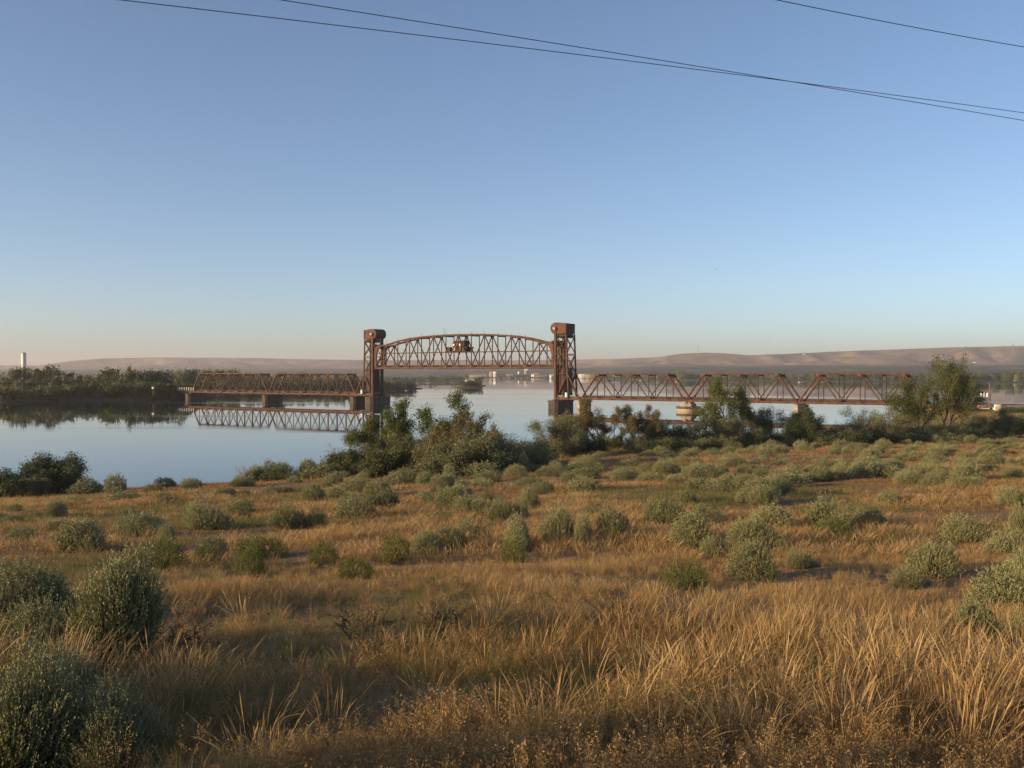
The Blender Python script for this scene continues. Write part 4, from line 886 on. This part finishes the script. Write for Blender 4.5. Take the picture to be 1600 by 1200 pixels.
# ------------------------------------------------------------------ sagebrush
SG_N = [sage(11, 1.0, .95, 3600, 17, .028, .0085, 170, base_open=.42, lobes=3), sage(12, 1.25, .85, 3800, 17, .028, .0085, 90, base_open=.05, lobes=4)]
SG_M = [sage(20 + k, 1.5, 1.0, 1700, 11, .05, .017, 30, lobes=[1, 3, 4, 2, 5, 3][k]) for k in range(6)]
SG_F = [sage(30 + k, 1.5, 1.0, 900, 7, .075, .028, 8, lobes=[2, 3, 4, 5, 6, 3][k]) for k in range(6)]
SG_G = [sage(40 + k, 1.5, 1.0, 800, 8, .07, .016, 30, mat='lime') for k in range(2)]
HAND = [  # photo x, base row, width, height in photo pixels, set, label
 (180, 1058, 150, 190, 'N0', 'big dark-stemmed sagebrush fanning out from bare stems, left foreground'),
 (40, 975, 190, 100, 'N1', 'broad sagebrush at the left edge just behind the bare-stemmed one'),
 (75, 1035, 170, 100, 'N1', 'mid-green sagebrush in front of the left-edge cluster, above the corner bush'),
 (30, 1198, 210, 190, 'N1', 'large shaded sagebrush filling the bottom left corner'),
 (150, 1200, 180, 130, 'N1', 'low grey sagebrush right of the corner bush along the bottom edge'),
 (70, 1120, 170, 110, 'N1', 'dark sagebrush between the corner bush and the left-edge cluster'),
 (118, 868, 96, 50, 'M', 'large dome of sagebrush above the left foreground cluster'),
 (222, 838, 74, 32, 'M', 'dark-sided sagebrush right of the large left dome'),
 (262, 842, 40, 20, 'M', 'low sagebrush touching the dark-sided one on its right'),
 (90, 811, 42, 28, 'M', 'small upright round sagebrush above the large left dome'),
 (16, 820, 36, 15, 'M', 'flat small sagebrush against the left edge in mid-field'),
 (84, 832, 50, 18, 'M', 'flat sagebrush just above the large left dome'),
 (34, 848, 62, 20, 'M', 'low wide sagebrush at the left edge left of the large dome'),
 (110, 790, 44, 12, 'F', 'low sagebrush smear below the dark corner trees'),
 (322, 828, 70, 40, 'M', 'pale tall sagebrush in the left middle of the field'),
 (355, 828, 28, 24, 'M', 'narrow sagebrush hugging the pale tall one on its right'),
 (325, 878, 52, 36, 'M', 'round pale sagebrush directly below the pale tall one'),
 (382, 808, 58, 22, 'M', 'twin-humped sagebrush right of the pale tall one'),
 (250, 784, 38, 14, 'F', 'small sagebrush hump below the shore left of centre'),
 (200, 802, 24, 10, 'F', 'tiny sagebrush alone in orange grass left of centre'),
 (195, 782, 46, 14, 'F', 'low dark sagebrush near the shore right of the corner trees'),
 (452, 826, 66, 34, 'M', 'broad pale sagebrush left of the bottom of the thicket line'),
 (492, 824, 42, 26, 'M', 'second hump right of the broad pale sagebrush'),
 (488, 785, 50, 28, 'M', 'brownish sagebrush standing below the pale willow scrub'),
 (553, 812, 62, 34, 'M', 'rounded sagebrush below the left end of the thicket'),
 (590, 798, 74, 28, 'M', 'long flat sagebrush behind the rounded one below the thicket'),
 (578, 812, 26, 18, 'M', 'small pale sagebrush at the right foot of the rounded one'),
 (524, 778, 30, 16, 'F', 'small sagebrush left of the long flat one'),
 (668, 786, 46, 16, 'F', 'flat sagebrush below the front of the thicket'),
 (716, 775, 44, 15, 'F', 'low rounded sagebrush below the thicket, left of the trio'),
 (762, 786, 28, 16, 'F', 'small button-shaped sagebrush beneath the thicket'),
 (670, 868, 50, 36, 'M', 'front hump of the long silvery sagebrush in the middle'),
 (705, 858, 56, 34, 'M', 'back hump of the long silvery sagebrush in the middle'),
 (738, 842, 56, 26, 'M', 'dark flat sagebrush behind the long silvery one'),
 (760, 832, 26, 16, 'M', 'small dark sagebrush at the right end of the dark flat one'),
 (688, 816, 44, 16, 'M', 'pale low sagebrush above the long silvery one'),
 (790, 818, 60, 34, 'M', 'wide mounded sagebrush left of the dark two-lobed one'),
 (812, 814, 34, 28, 'M', 'shaded right lobe of the wide mounded sagebrush'),
 (829, 801, 36, 36, 'M', 'dark two-lobed upright sagebrush in the centre'),
 (813, 862, 60, 50, 'M', 'tall domed silvery sagebrush in the centre of the field'),
 (868, 848, 58, 48, 'M', 'big round sagebrush right of the tall domed silvery one'),
 (911, 848, 32, 38, 'M', 'dark upright sagebrush joined to the right of the big round one'),
 (960, 842, 50, 46, 'M', 'rounded sagebrush right of the joined pair in the centre'),
 (925, 812, 34, 18, 'M', 'low dark sagebrush behind the joined pair in the centre'),
 (1040, 822, 70, 38, 'M', 'broad rounded sagebrush right of centre'),
 (1088, 856, 76, 48, 'M', 'large rounded sagebrush below and right of the broad one'),
 (1118, 872, 52, 30, 'M', 'small pale sagebrush at the lower right of the large rounded one'),
 (1180, 862, 76, 44, 'M', 'pale bushy sagebrush right of the large rounded one'),
 (1218, 862, 46, 26, 'M', 'dark right flank sagebrush of the pale bushy one'),
 (1182, 908, 86, 54, 'M', 'large grass-ringed sagebrush nearest the middle right'),
 (1252, 888, 48, 28, 'M', 'low sagebrush right of the large grass-ringed one'),
 (1208, 832, 72, 38, 'M', 'rounded pale sagebrush behind the pale bushy one'),
 (1106, 816, 52, 24, 'M', 'low sagebrush between the broad and the rounded pale ones'),
 (1300, 832, 76, 46, 'M', 'tall pale sagebrush with green grass at its foot'),
 (1368, 822, 74, 26, 'M', 'dark flat sagebrush right of the tall pale one'),
 (1335, 818, 40, 24, 'M', 'small sagebrush between the tall pale and the dark flat one'),
 (1197, 789, 62, 28, 'M', 'rounded sagebrush high in the right middle'),
 (1161, 785, 26, 18, 'F', 'tiny sagebrush left of the rounded one high in the right middle'),
 (1392, 788, 52, 18, 'F', 'low sagebrush above the dark flat one on the right'),
 (1515, 850, 72, 40, 'M', 'round sagebrush in open grass at right'),
 (1576, 872, 72, 38, 'M', 'pale sagebrush right of and below the round one'),
 (1455, 902, 76, 50, 'M', 'feathery pale sagebrush in tall grass at right'),
 (1590, 912, 62, 48, 'M', 'pale sagebrush cut by the right edge, middle height'),
 (1412, 918, 62, 26, 'M', 'low blurred sagebrush at the foot of the feathery pale one'),
 (1562, 968, 112, 56, 'M', 'wide silvery sagebrush near the right edge'),
 (1518, 1022, 82, 64, 'M', 'yellow-green sagebrush below the wide silvery one'),
 (1582, 1030, 60, 50, 'M', 'sagebrush half buried in grass at the lower right edge'),
 (1592, 832, 42, 36, 'M', 'small sagebrush at the right edge above the pale one'),
 (1580, 792, 54, 28, 'M', 'dark sagebrush at the right edge high in the field'),
 (1318, 748, 44, 22, 'F', 'left hump of the sagebrush hedge high on the right of the field'),
 (1350, 746, 48, 26, 'F', 'tallest middle hump of the sagebrush hedge high on the right'),
 (1385, 748, 46, 20, 'F', 'right hump of the sagebrush hedge high on the right of the field'),
 (1230, 757, 62, 20, 'F', 'low sagebrush high in the field below the round grey-green bush'),
 (1070, 788, 36, 20, 'F', 'small sagebrush above the broad rounded one'),
 (910, 768, 62, 22, 'F', 'flat broad sagebrush below the big pale olive bush'),
 (1100, 766, 62, 18, 'F', 'flat sagebrush high in the field under the slender tree'),
 (1132, 770, 58, 20, 'F', 'dark sagebrush joined to the flat one under the slender tree'),
 (1040, 732, 30, 12, 'F', 'small sagebrush near the thicket below the broad dark bush'),
 (897, 740, 38, 18, 'F', 'rounded sagebrush just below the big pale olive bush'),
 (936, 738, 34, 14, 'F', 'dark low sagebrush right of the one below the pale olive bush'),
 (1420, 720, 52, 14, 'F', 'small dark sagebrush at the top of the field below the tall trees'),
 (813, 740, 28, 27, 'F', 'upright sagebrush standing alone before the dip in the thickets'),
 (771, 733, 17, 22, 'F', 'bright narrow sagebrush upright beside the thicket foot'),
 (750, 748, 70, 20, 'F', 'long low sagebrush row at the right foot of the centre thicket'),
 (520, 757, 36, 18, 'F', 'small sagebrush at the thicket foot below the dead branches'),
 (617, 758, 38, 20, 'F', 'silvery sagebrush at the thicket foot below the yellowish shrub'),
 (662, 757, 30, 16, 'F', 'dark small sagebrush right of the silvery one at the thicket foot'),
 (700, 752, 26, 22, 'F', 'upright pale sagebrush at the thicket foot'),
 (718, 772, 34, 20, 'F', 'round sagebrush in orange grass below the thicket'),
 (130, 773, 50, 22, 'F', 'dark sagebrush close right of the tall corner tree'),
 (176, 772, 42, 25, 'F', 'pale sagebrush clump on the shore right of the corner tree'),
]
GRP = 'sagebrush scattered over the dry field'
placed = []
def put_sage(p, W, H, which, lb, grp=GRP, name='sagebrush'):
    sets = {'N': SG_N, 'M': SG_M, 'F': SG_F, 'G': SG_G}
    s = sets[which[0]]; k = int(which[1]) if len(which) > 1 else int(rng.integers(len(s)))
    bw = 1.5 if which[0] in 'MFG' else (1.0, 1.25)[k]; bh = 1.0 if which[0] in 'MFG' else (.95, .85)[k]
    sc = (W / bw, W / bw, H / bh)
    r = thing(name, lb, 'sagebrush' if name == 'sagebrush' else 'shrub', p, float(rng.uniform(0, 6.28)), grp)
    obj('foliage', s[k][0], r, (0, 0, -.03), None, sc); 
    if which[0] != 'F' or W * F / p[1] > 30: obj('stems', s[k][1], r, (0, 0, -.03), None, sc)
    placed.append((p[0], p[1], W / 2)); return r
for x, yb, w, h, st, lb in HAND:
    p = hit(x, min(yb, 1500)); hs = .92 if st[0] == 'N' else 1.3 if yb > 930 else 1.06
    d = p.y + .12 * w / F * p.y; p = Vector(((x - 800) / F * d, d, gz((x - 800) / F * d, d))); H = h / F * d * hs; put_sage(p, w / F * d * 1.08, H, st, lb)
GREEN = [(245, 893, 100, 40, 'lime-green bushy weed behind the left foreground cluster'), (395, 903, 62, 42, 'bright green weed clump left of centre'), (500, 888, 60, 30, 'green weed clump right of the bright green one'),
         (620, 882, 56, 36, 'green weed clump left of the long silvery sagebrush'), (800, 880, 50, 30, 'green weed at the foot of the tall domed sagebrush'), (550, 905, 70, 26, 'thin green weeds in the grass left of centre'),
         (1075, 925, 80, 40, 'wispy green weeds below the large rounded sagebrush'), (1300, 842, 60, 24, 'green grass tuft at the foot of the tall pale sagebrush'), (410, 872, 90, 26, 'long low green weed bank behind the bright clump')]
for x, yb, w, h, lb in GREEN:
    p = hit(x, yb); put_sage(p, w / F * p.y, h * 1.3 / F * p.y, 'G', lb, 'green weeds among the dry grass', 'green_weed')

for k, (X, Y, W, H) in enumerate([(-6.2, 6.5, 1.6, 1.3), (-7.6, 3.6, 2.0, 1.7), (-5.2, 3.0, 1.6, 1.3), (-10.2, 5.4, 2.3, 1.8), (-9.6, 9.0, 1.7, 1.3), (-4.4, 1.2, 1.5, 1.2)]):  # unseen bushes, added to cast shadow across the bottom foreground
    put_sage((X, Y, gz(X, Y)), W, H, 'N1', 'tall unseen sagebrush added left of frame for its shadow, ' + ['farthest but one', 'broad one beside the viewpoint', 'small one nearest the frame', 'largest and outermost', 'farthest from the viewpoint', 'lowest, beside the viewpoint'][k], 'added shadow-casting sagebrush beside the viewpoint')
# random fill of further sagebrush, the largest in view as things, the rest joined
cand = []
for _ in range(26000):
    Y = rng.uniform(14, 152); X = rng.uniform(-.62, .66) * Y + rng.uniform(-8, 8); E = np.interp(X, E_X, E_Y)
    if Y > E - 1: continue
    u = X / Y * F + 800; dens = (.15 + .95 * smooth(450, 1300, u)) * smooth(30, 70, Y) * (.35 + 1.3 * N1.fbm(X * .05 + 3, Y * .05)) ** 2
    if Y < 60: dens *= .35
    if rng.random() > dens * .07 * (1 - .75 * smooth(-28, -4, Y - E)): continue
    W = rng.uniform(.7, 2.5) * (1 if Y > 40 else .7)
    if any((X - a) ** 2 + (Y - b) ** 2 < ((W / 2 + c_) * .85) ** 2 for a, b, c_ in placed): continue
    placed.append((X, Y, W / 2)); cand.append((X, Y, W, W * rng.uniform(.25, .45)))
mk3 = [(60, 'the left edge'), (250, 'the corner trees'), (400, 'the bare twiggy bush'), (530, 'the dead branches'), (640, 'the tallest thicket tree'), (740, 'the brownish twiggy tree'), (813, 'the dip between thickets'), (873, 'the big pale olive bush'), (930, 'the reddish wiry tree'), (998, 'the wiry green-brown tree'), (1055, 'the broad dark bush'), (1130, 'the slender tree'), (1190, 'the round grey-green bush'), (1252, 'the columnar shrub'), (1356, 'the rounded grey-green tree'), (1428, 'the broad tall tree'), (1480, 'the tallest tree'), (1553, 'the dark round shrub'), (1600, 'the right edge')]
bands = [(40, 'in the near grass'), (55, 'in mid-field'), (70, 'past mid-field'), (88, 'in the upper field'), (106, 'high in the field'), (124, 'near the top belt'), (139, 'near the far rim'), (999, 'on the far rim')]
vis = sorted([c_ for c_ in cand if abs(c_[0] / c_[1]) < .52], key=lambda c_: -c_[2] * c_[3] / c_[1] ** 2)
solo = vis[:190]; sset = set(map(id, solo)); rest = [c_ for c_ in cand if id(c_) not in sset]
for X, Y, W, H in solo:
    u = X / Y * F + 800; m_ = min(mk3, key=lambda q: abs(q[0] - u)); bd = next(b for lim, b in bands if Y < lim)
    sz = 'large' if W > 2.1 else 'middling' if W > 1.45 else 'small'; sh = 'flat' if H / W < .31 else 'rounded' if H / W < .38 else 'upright'
    side = 'below' if abs(u - m_[0]) < 14 else ('left below' if u < m_[0] else 'right below')
    put_sage((X, Y, gz(X, Y)), W, H, 'M' if W * F / Y > 34 else 'F', uniq(f'{sz} {sh} sagebrush {bd}, {side} {m_[1]}'))

# ------------------------------------------------------------------ grass and scattered scrub on geometry nodes
def lib_collection(name, meshes):
    c_ = bpy.data.collections.new(name)
    for i, me in enumerate(meshes): c_.objects.link(bpy.data.objects.new(f'{name}_{i:02d}', me))
    return c_
def scatter(name, label, cat, P, rot, scl, idx, coll):
    me = bpy.data.meshes.new(name); me.vertices.add(len(P)); me.vertices.foreach_set('co', np.asarray(P, np.float32).ravel())
    for n_, t_, v_ in (('rot', 'FLOAT_VECTOR', rot), ('scl', 'FLOAT_VECTOR', scl)):
        a = me.attributes.new(n_, t_, 'POINT'); a.data.foreach_set('vector', np.asarray(v_, np.float32).ravel())
    a = me.attributes.new('pick', 'INT', 'POINT'); a.data.foreach_set('value', np.asarray(idx, np.int32))
    o = obj(name, me, label=label, category=cat, kind='stuff')
    ng = bpy.data.node_groups.new(name, 'GeometryNodeTree')
    ng.interface.new_socket('Geometry', in_out='INPUT', socket_type='NodeSocketGeometry'); ng.interface.new_socket('Geometry', in_out='OUTPUT', socket_type='NodeSocketGeometry')
    gi = ng.nodes.new('NodeGroupInput'); go = ng.nodes.new('NodeGroupOutput'); ip = ng.nodes.new('GeometryNodeInstanceOnPoints'); ci = ng.nodes.new('GeometryNodeCollectionInfo')
    ci.inputs['Collection'].default_value = coll; ci.inputs['Separate Children'].default_value = True; ci.inputs['Reset Children'].default_value = True
    ip.inputs['Pick Instance'].default_value = True
    def att(n_, ty):
        a_ = ng.nodes.new('GeometryNodeInputNamedAttribute'); a_.data_type = ty; a_.inputs['Name'].default_value = n_; return [x_ for x_ in a_.outputs if x_.enabled and x_.name == 'Attribute'][0]
    er = ng.nodes.new('FunctionNodeEulerToRotation')
    L = ng.links.new; L(gi.outputs[0], ip.inputs['Points']); L(ci.outputs[0], ip.inputs['Instance']); L(att('pick', 'INT'), ip.inputs['Instance Index'])
    L(att('rot', 'FLOAT_VECTOR'), er.inputs[0]); L(er.outputs[0], ip.inputs['Rotation']); L(att('scl', 'FLOAT_VECTOR'), ip.inputs['Scale']); L(ip.outputs[0], go.inputs[0])
    md = o.modifiers.new('scatter', 'NODES'); md.node_group = ng; return o

def tuft(seed, n, h, rad, w, seg, mat, lean=.25, head=0., arch=.35, fan=.35, wind=.12):
    """grass tuft of n bent blades, optionally with seed heads"""
    rg = np.random.default_rng(seed); a = rg.uniform(0, 2 * np.pi, n); r = rad * np.sqrt(rg.random(n)); B = np.stack([np.cos(a) * r, np.sin(a) * r, 0 * r], 1)
    a2 = a + rg.normal(size=n) * .6; tilt = np.abs(rg.normal(size=n)) * fan; O = np.stack([np.cos(a2) * tilt + wind, np.sin(a2) * tilt, np.ones(n)], 1); O = unit(O)
    hh = h * rg.uniform(.5, 1.1, n); t = np.linspace(0, 1, seg + 1); az = rg.uniform(0, 2 * np.pi, n); S = np.stack([np.cos(az), np.sin(az), 0 * az], 1)
    bend = np.stack([np.cos(a2) + wind * 3, np.sin(a2), 0 * a2], 1) * (rg.uniform(.1, 1, n) * arch)[:, None]
    P = B[:, None] + (O[:, None] * t[None, :, None] + bend[:, None] * (t ** 2.2)[None, :, None] - np.array([0, 0, 1.]) * (np.linalg.norm(bend, axis=1)[:, None] * .45 * t[None] ** 3)[..., None]) * hh[:, None, None]
    prof = np.where(t < .99, 1 - .55 * t, .05)
    if head > 0: prof = np.interp(t, [0, .6, .72, .86, 1], [.6, .45, head, head * .8, .1])
    Wd = w * rg.uniform(.7, 1.3, n)[:, None] * prof[None]
    V = np.stack([P - S[:, None] * Wd[..., None] / 2, P + S[:, None] * Wd[..., None] / 2], 2).reshape(-1, 3)
    m = (seg + 1) * 2; i = (np.arange(n)[:, None] * m + np.arange(seg)[None] * 2).ravel()
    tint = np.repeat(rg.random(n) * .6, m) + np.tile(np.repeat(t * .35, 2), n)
    return mk_mesh('tuft', V, [np.stack([i, i + 1, i + 3, i + 2], 1)], M[mat], tint)

def panicle(seed, n, h, mat, w=.0022, spike=.02, k=14, fan=.35, droop=.5, bush=False):
    """fine stalks carrying loose drooping seed heads (or leafy wisps)"""
    rg = np.random.default_rng(seed); lines = []; C = []; D = []; T = []
    for i in range(n):
        a = rg.uniform(0, 6.28); f = abs(rg.normal()) * fan; hh = h * rg.uniform(.6, 1.1); d = np.array([math.cos(a) * f + .05, math.sin(a) * f, 1]); d /= np.linalg.norm(d)
        t = np.linspace(0, 1, 6)[:, None]; b = np.array([math.cos(a), math.sin(a), -.6]) * droop * rg.uniform(.2, 1)
        P = np.array([math.cos(a), math.sin(a), 0]) * rg.uniform(0, .08) + (d * t + b * t ** 3 * .4) * hh; lines.append((P, np.linspace(w, w * .5, 6) / 2, 2))
        for j in range(k):
            u = (rg.uniform(.12, 1) if bush else rg.uniform(.62, 1.02)) * 5; q = min(int(u), 4); C.append(P[q] + (P[q + 1] - P[q]) * (u - q) + rg.normal(size=3) * (.03 if bush else .012)); D.append(rg.normal(size=3) * .5 + (np.array([0, 0, .6]) if bush else b - np.array([0, 0, .4]))); T.append(rg.random() * .5 + .3)
    V, Fq = tubes(lines, (3, 3, 3)); V2, F2 = rhombs(np.array(C), unit(np.array(D)), spike * rg.uniform(.7, 1.3, len(C)), spike * .28, rg)
    return mk_mesh('tuft', np.concatenate([V, V2]), [Fq, F2 + len(V)], M[mat], np.r_[np.full(len(V), .35), np.repeat(T, 4)])
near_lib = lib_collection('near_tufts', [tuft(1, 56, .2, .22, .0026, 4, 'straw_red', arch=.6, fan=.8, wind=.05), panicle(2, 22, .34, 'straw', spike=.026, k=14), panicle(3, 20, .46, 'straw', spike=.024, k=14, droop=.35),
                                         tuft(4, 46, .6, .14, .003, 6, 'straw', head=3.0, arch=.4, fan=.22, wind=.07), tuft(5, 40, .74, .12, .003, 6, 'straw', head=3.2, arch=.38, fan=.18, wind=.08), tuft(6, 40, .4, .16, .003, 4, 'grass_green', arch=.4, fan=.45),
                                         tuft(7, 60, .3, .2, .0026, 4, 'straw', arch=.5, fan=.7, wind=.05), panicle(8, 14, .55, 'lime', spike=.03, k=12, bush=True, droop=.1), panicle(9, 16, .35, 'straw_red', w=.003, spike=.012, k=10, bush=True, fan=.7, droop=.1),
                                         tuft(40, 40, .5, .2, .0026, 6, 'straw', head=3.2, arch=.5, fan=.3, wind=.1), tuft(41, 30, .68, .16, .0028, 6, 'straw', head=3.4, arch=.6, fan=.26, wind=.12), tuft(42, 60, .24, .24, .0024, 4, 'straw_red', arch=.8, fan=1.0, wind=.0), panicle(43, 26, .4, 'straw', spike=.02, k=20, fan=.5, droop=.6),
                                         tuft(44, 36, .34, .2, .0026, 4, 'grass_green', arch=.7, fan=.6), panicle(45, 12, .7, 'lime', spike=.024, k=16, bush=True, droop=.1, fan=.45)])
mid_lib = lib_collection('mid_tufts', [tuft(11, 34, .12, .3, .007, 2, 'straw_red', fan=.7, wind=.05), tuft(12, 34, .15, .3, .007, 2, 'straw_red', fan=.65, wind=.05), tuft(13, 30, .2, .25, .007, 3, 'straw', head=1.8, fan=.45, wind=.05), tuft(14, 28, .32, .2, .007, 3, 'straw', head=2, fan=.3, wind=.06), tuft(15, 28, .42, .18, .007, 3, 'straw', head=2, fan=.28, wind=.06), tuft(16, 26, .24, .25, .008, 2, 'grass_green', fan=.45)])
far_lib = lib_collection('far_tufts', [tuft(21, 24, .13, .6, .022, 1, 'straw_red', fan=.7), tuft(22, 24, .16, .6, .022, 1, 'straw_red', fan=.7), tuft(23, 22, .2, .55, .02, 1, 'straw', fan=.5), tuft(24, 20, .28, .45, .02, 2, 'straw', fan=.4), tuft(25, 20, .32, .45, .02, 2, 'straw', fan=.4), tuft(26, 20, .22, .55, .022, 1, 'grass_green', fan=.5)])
def grass_field(name, label, y0, y1, dens, lib, m0=-.68, m1=.66, s=1.0, pad=3, clear=.9):
    A = (m1 - m0) * (y1 ** 2 - y0 ** 2) / 2 + 2 * pad * (y1 - y0); n = int(A * dens)
    Y = np.sqrt(rng.uniform(y0 ** 2, y1 ** 2, n)); X = rng.uniform(m0, m1, n) * Y + rng.uniform(-pad, pad, n)
    E = np.interp(X, E_X, E_Y); ok = Y < E + 6; X, Y = X[ok], Y[ok]
    tall = N1.fbm(X * .11 + 4, Y * .16 + 8); grn = N2.fbm(X * .1 + 40, Y * .1 + 3); bare = N3.fbm(X * .35, Y * .35 + 31)
    keep = rng.random(len(X)) < np.clip(.3 + 3.6 * (bare - .38), .26 if y1 < 30 else .4, 1); X, Y, tall, grn = X[keep], Y[keep], tall[keep], grn[keep]
    near_ = 1 - smooth(25, 60, Y)
    j = tall + rng.normal(size=len(X)) * .1 + .05 * near_
    idx = np.where(j > .66, 4, np.where(j > .60, 3, np.where(j > .5, 2, rng.integers(0, 2, len(X)))))
    if lib is near_lib:
        r_ = rng.random(len(X)); idx = np.where((r_ < .25) & (idx < 3), 6, idx); idx = np.where(r_ > .975, 8, idx); idx = np.where((r_ > .9) & (r_ < .975) & (grn > .5), 7, idx)
        idx = np.where((rng.random(len(X)) > smooth(6.0, 9.5, Y)) & ((idx == 3) | (idx == 4)), np.where(rng.random(len(X)) < .5, 6, 1), idx)
        idx = np.where((idx == 1) & (rng.random(len(X)) < .5), np.where(rng.random(len(X)) < .5, 0, 6), idx)
        sw = rng.random(len(X)) < .5; alt = np.array([11, 12, 12, 9, 10, 14 - 1, 6, 14, 8])[idx]; idx = np.where(sw, alt, idx)
    idx = np.where((grn + rng.normal(size=len(X)) * .09) > np.where(Y < 24, .58, np.where(Y < 60, .62, .72)), 5, idx)
    sc = rng.uniform(.65, 1.3, len(X)) * s * (1 - .6 * smooth(10, 19, Y) * (lib is near_lib)) * (.88 if lib is near_lib else 1) * (.7 + .6 * N3.fbm(X * .4 + 9, Y * .4))
    B = np.array(placed); cell = {}
    for bi, (bx_, by_, br_) in enumerate(B): cell.setdefault((int(bx_ // 4), int(by_ // 4)), []).append(bi)
    ok = np.ones(len(X), bool); kx, ky = (X // 4).astype(int), (Y // 4).astype(int)
    for i_ in range(len(X)):
        for a_ in (-1, 0, 1):
            for b_ in (-1, 0, 1):
                for bi in cell.get((kx[i_] + a_, ky[i_] + b_), ()):
                    if (X[i_] - B[bi, 0]) ** 2 + (Y[i_] + .4 - B[bi, 1]) ** 2 < (B[bi, 2] * clear + .12) ** 2: ok[i_] = False
    X, Y, idx, sc = X[ok], Y[ok], idx[ok], sc[ok]
    P = np.stack([X, Y, ground_z(X, Y) - .02], 1); rot = np.stack([rng.normal(size=len(X)) * .08, rng.normal(size=len(X)) * .08, rng.normal(size=len(X)) * 1.0], 1)
    scatter(name, label, 'grass', P, rot, np.stack([sc, sc, sc], 1), idx, lib)
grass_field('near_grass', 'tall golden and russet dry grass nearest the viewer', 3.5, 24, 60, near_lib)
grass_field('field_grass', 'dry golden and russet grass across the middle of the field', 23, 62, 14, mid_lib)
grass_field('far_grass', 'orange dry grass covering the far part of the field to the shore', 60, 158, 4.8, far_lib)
# shore and embankment grasses
n = 60000; X = rng.uniform(-50, 260, n); Y = rng.uniform(100, 285, n); Z = ground_z(X, Y); E = np.interp(X, E_X, E_Y); S_, T_ = st_of(X, Y)
ok = (Y > E + 4) & (Z > .15) & (np.abs(T_ - 2.5) > 3.6) & (X / Y < .75); X, Y, Z = X[ok], Y[ok], Z[ok]
g_ = N2.fbm(X * .05, Y * .05 + 9) + .12 * (Z < 3)
sc = rng.uniform(1.5, 3.2, len(X)); scatter('bank_grass', 'green and brown rough grass on the low ground by the embankment', 'grass', np.stack([X, Y, Z], 1), rng.normal(size=(len(X), 3)) * [.1, .1, 2], np.stack([sc] * 3, 1), np.where(g_ > .5, 5, rng.integers(0, 3, len(X))), far_lib)
# low scrub on the bank beyond the field, too many to tell apart
sl = lib_collection('scrub', [s_[0] for s_ in SG_F])
n = 2600; X = rng.uniform(-35, 240, n); Y = rng.uniform(105, 280, n); Z = ground_z(X, Y); E = np.interp(X, E_X, E_Y); S_, T_ = st_of(X, Y)
ok = (Y > E + 2) & (Z > .3) & (np.abs(T_ - 2.5) > 4.5) & (Y < E + 50); bx = np.stack([X, Y, Z], 1)[ok]
sc = rng.uniform(.9, 2.0, len(bx)); scatter('bank_scrub', 'low grey-green scrub between the shore trees', 'scrub', bx, rng.normal(size=(len(bx), 3)) * [0, 0, 2], np.stack([sc, sc, sc * .9], 1), rng.integers(0, 4, len(bx)), sl)
R = np.array(rest); Z = ground_z(R[:, 0], R[:, 1])
scatter('sagebrush_scatter', 'the many small sagebrush tufts of the upper field', 'sagebrush', np.stack([R[:, 0], R[:, 1], Z], 1), rng.normal(size=(len(R), 3)) * [0, 0, 3], np.stack([R[:, 2] / 1.5, R[:, 2] / 1.5, R[:, 3]], 1), rng.integers(0, 4, len(R)), sl)

# dry stalks in the foreground
def stalk(lb, x, yb, w, h, mat, seed, lean=0.):
    p = hit(x, yb); W, H = w / F * p.y, h / F * p.y
    tm, _ = plant(seed, H, W, 0, 0, 0, 0, 'straw', bark=mat, stems=7, levels=2, kids=(6, 4), start=.3, fan=.7, r0=.006, up=.3, lean=lean, wander=.15)
    r = thing('dry_weed', lb, 'weed', p, 0, 'dry weeds in the foreground grass'); obj('stems', tm, r)
stalk('dark dried weed skeleton in the grass left of centre', 560, 1010, 110, 80, 'twig_dark', 900)
stalk('dark dried weed right of the left weed skeleton', 690, 1000, 90, 60, 'twig_dark', 901)
stalk('thin dark dried stems right of the bare-stemmed sagebrush', 265, 1020, 110, 50, 'twig_dark', 902, .5)
stalk('wiry dark green-brown weed in the grass right of centre', 960, 1000, 110, 80, 'twig_dark', 903)
p0 = hit(1170, 1130); p1 = hit(1300, 1195)
tube('fallen_stalk', [p0 + Vector((0, 0, .35)), p0.lerp(p1, .5) + Vector((0, 0, .32)), p1 + Vector((0, 0, .2))], .005, 'twig_pale', label='pale bent stalk lying across the grass at the lower right', category='stalk')

# ------------------------------------------------------------------ haze
hz = bpy.data.materials.new('haze'); hz.use_nodes = True; nt = hz.node_tree; nt.nodes.remove(nt.nodes['Principled BSDF'])
pv = nt.nodes.new('ShaderNodeVolumePrincipled'); pv.inputs['Color'].default_value = (.89, .86, .91, 1); pv.inputs['Density'].default_value = 9.5e-5; pv.inputs['Anisotropy'].default_value = .15
nt.links.new(pv.outputs[0], nt.nodes['Material Output'].inputs['Volume'])
MB_ = MB().box((-15500, -4000, -4), (15500, 15500, 215)); me = bpy.data.meshes.new('haze'); me.from_pydata(np.concatenate(MB_.V).tolist(), [], MB_.F); me.materials.append(hz)
obj('haze', me, kind='stuff')
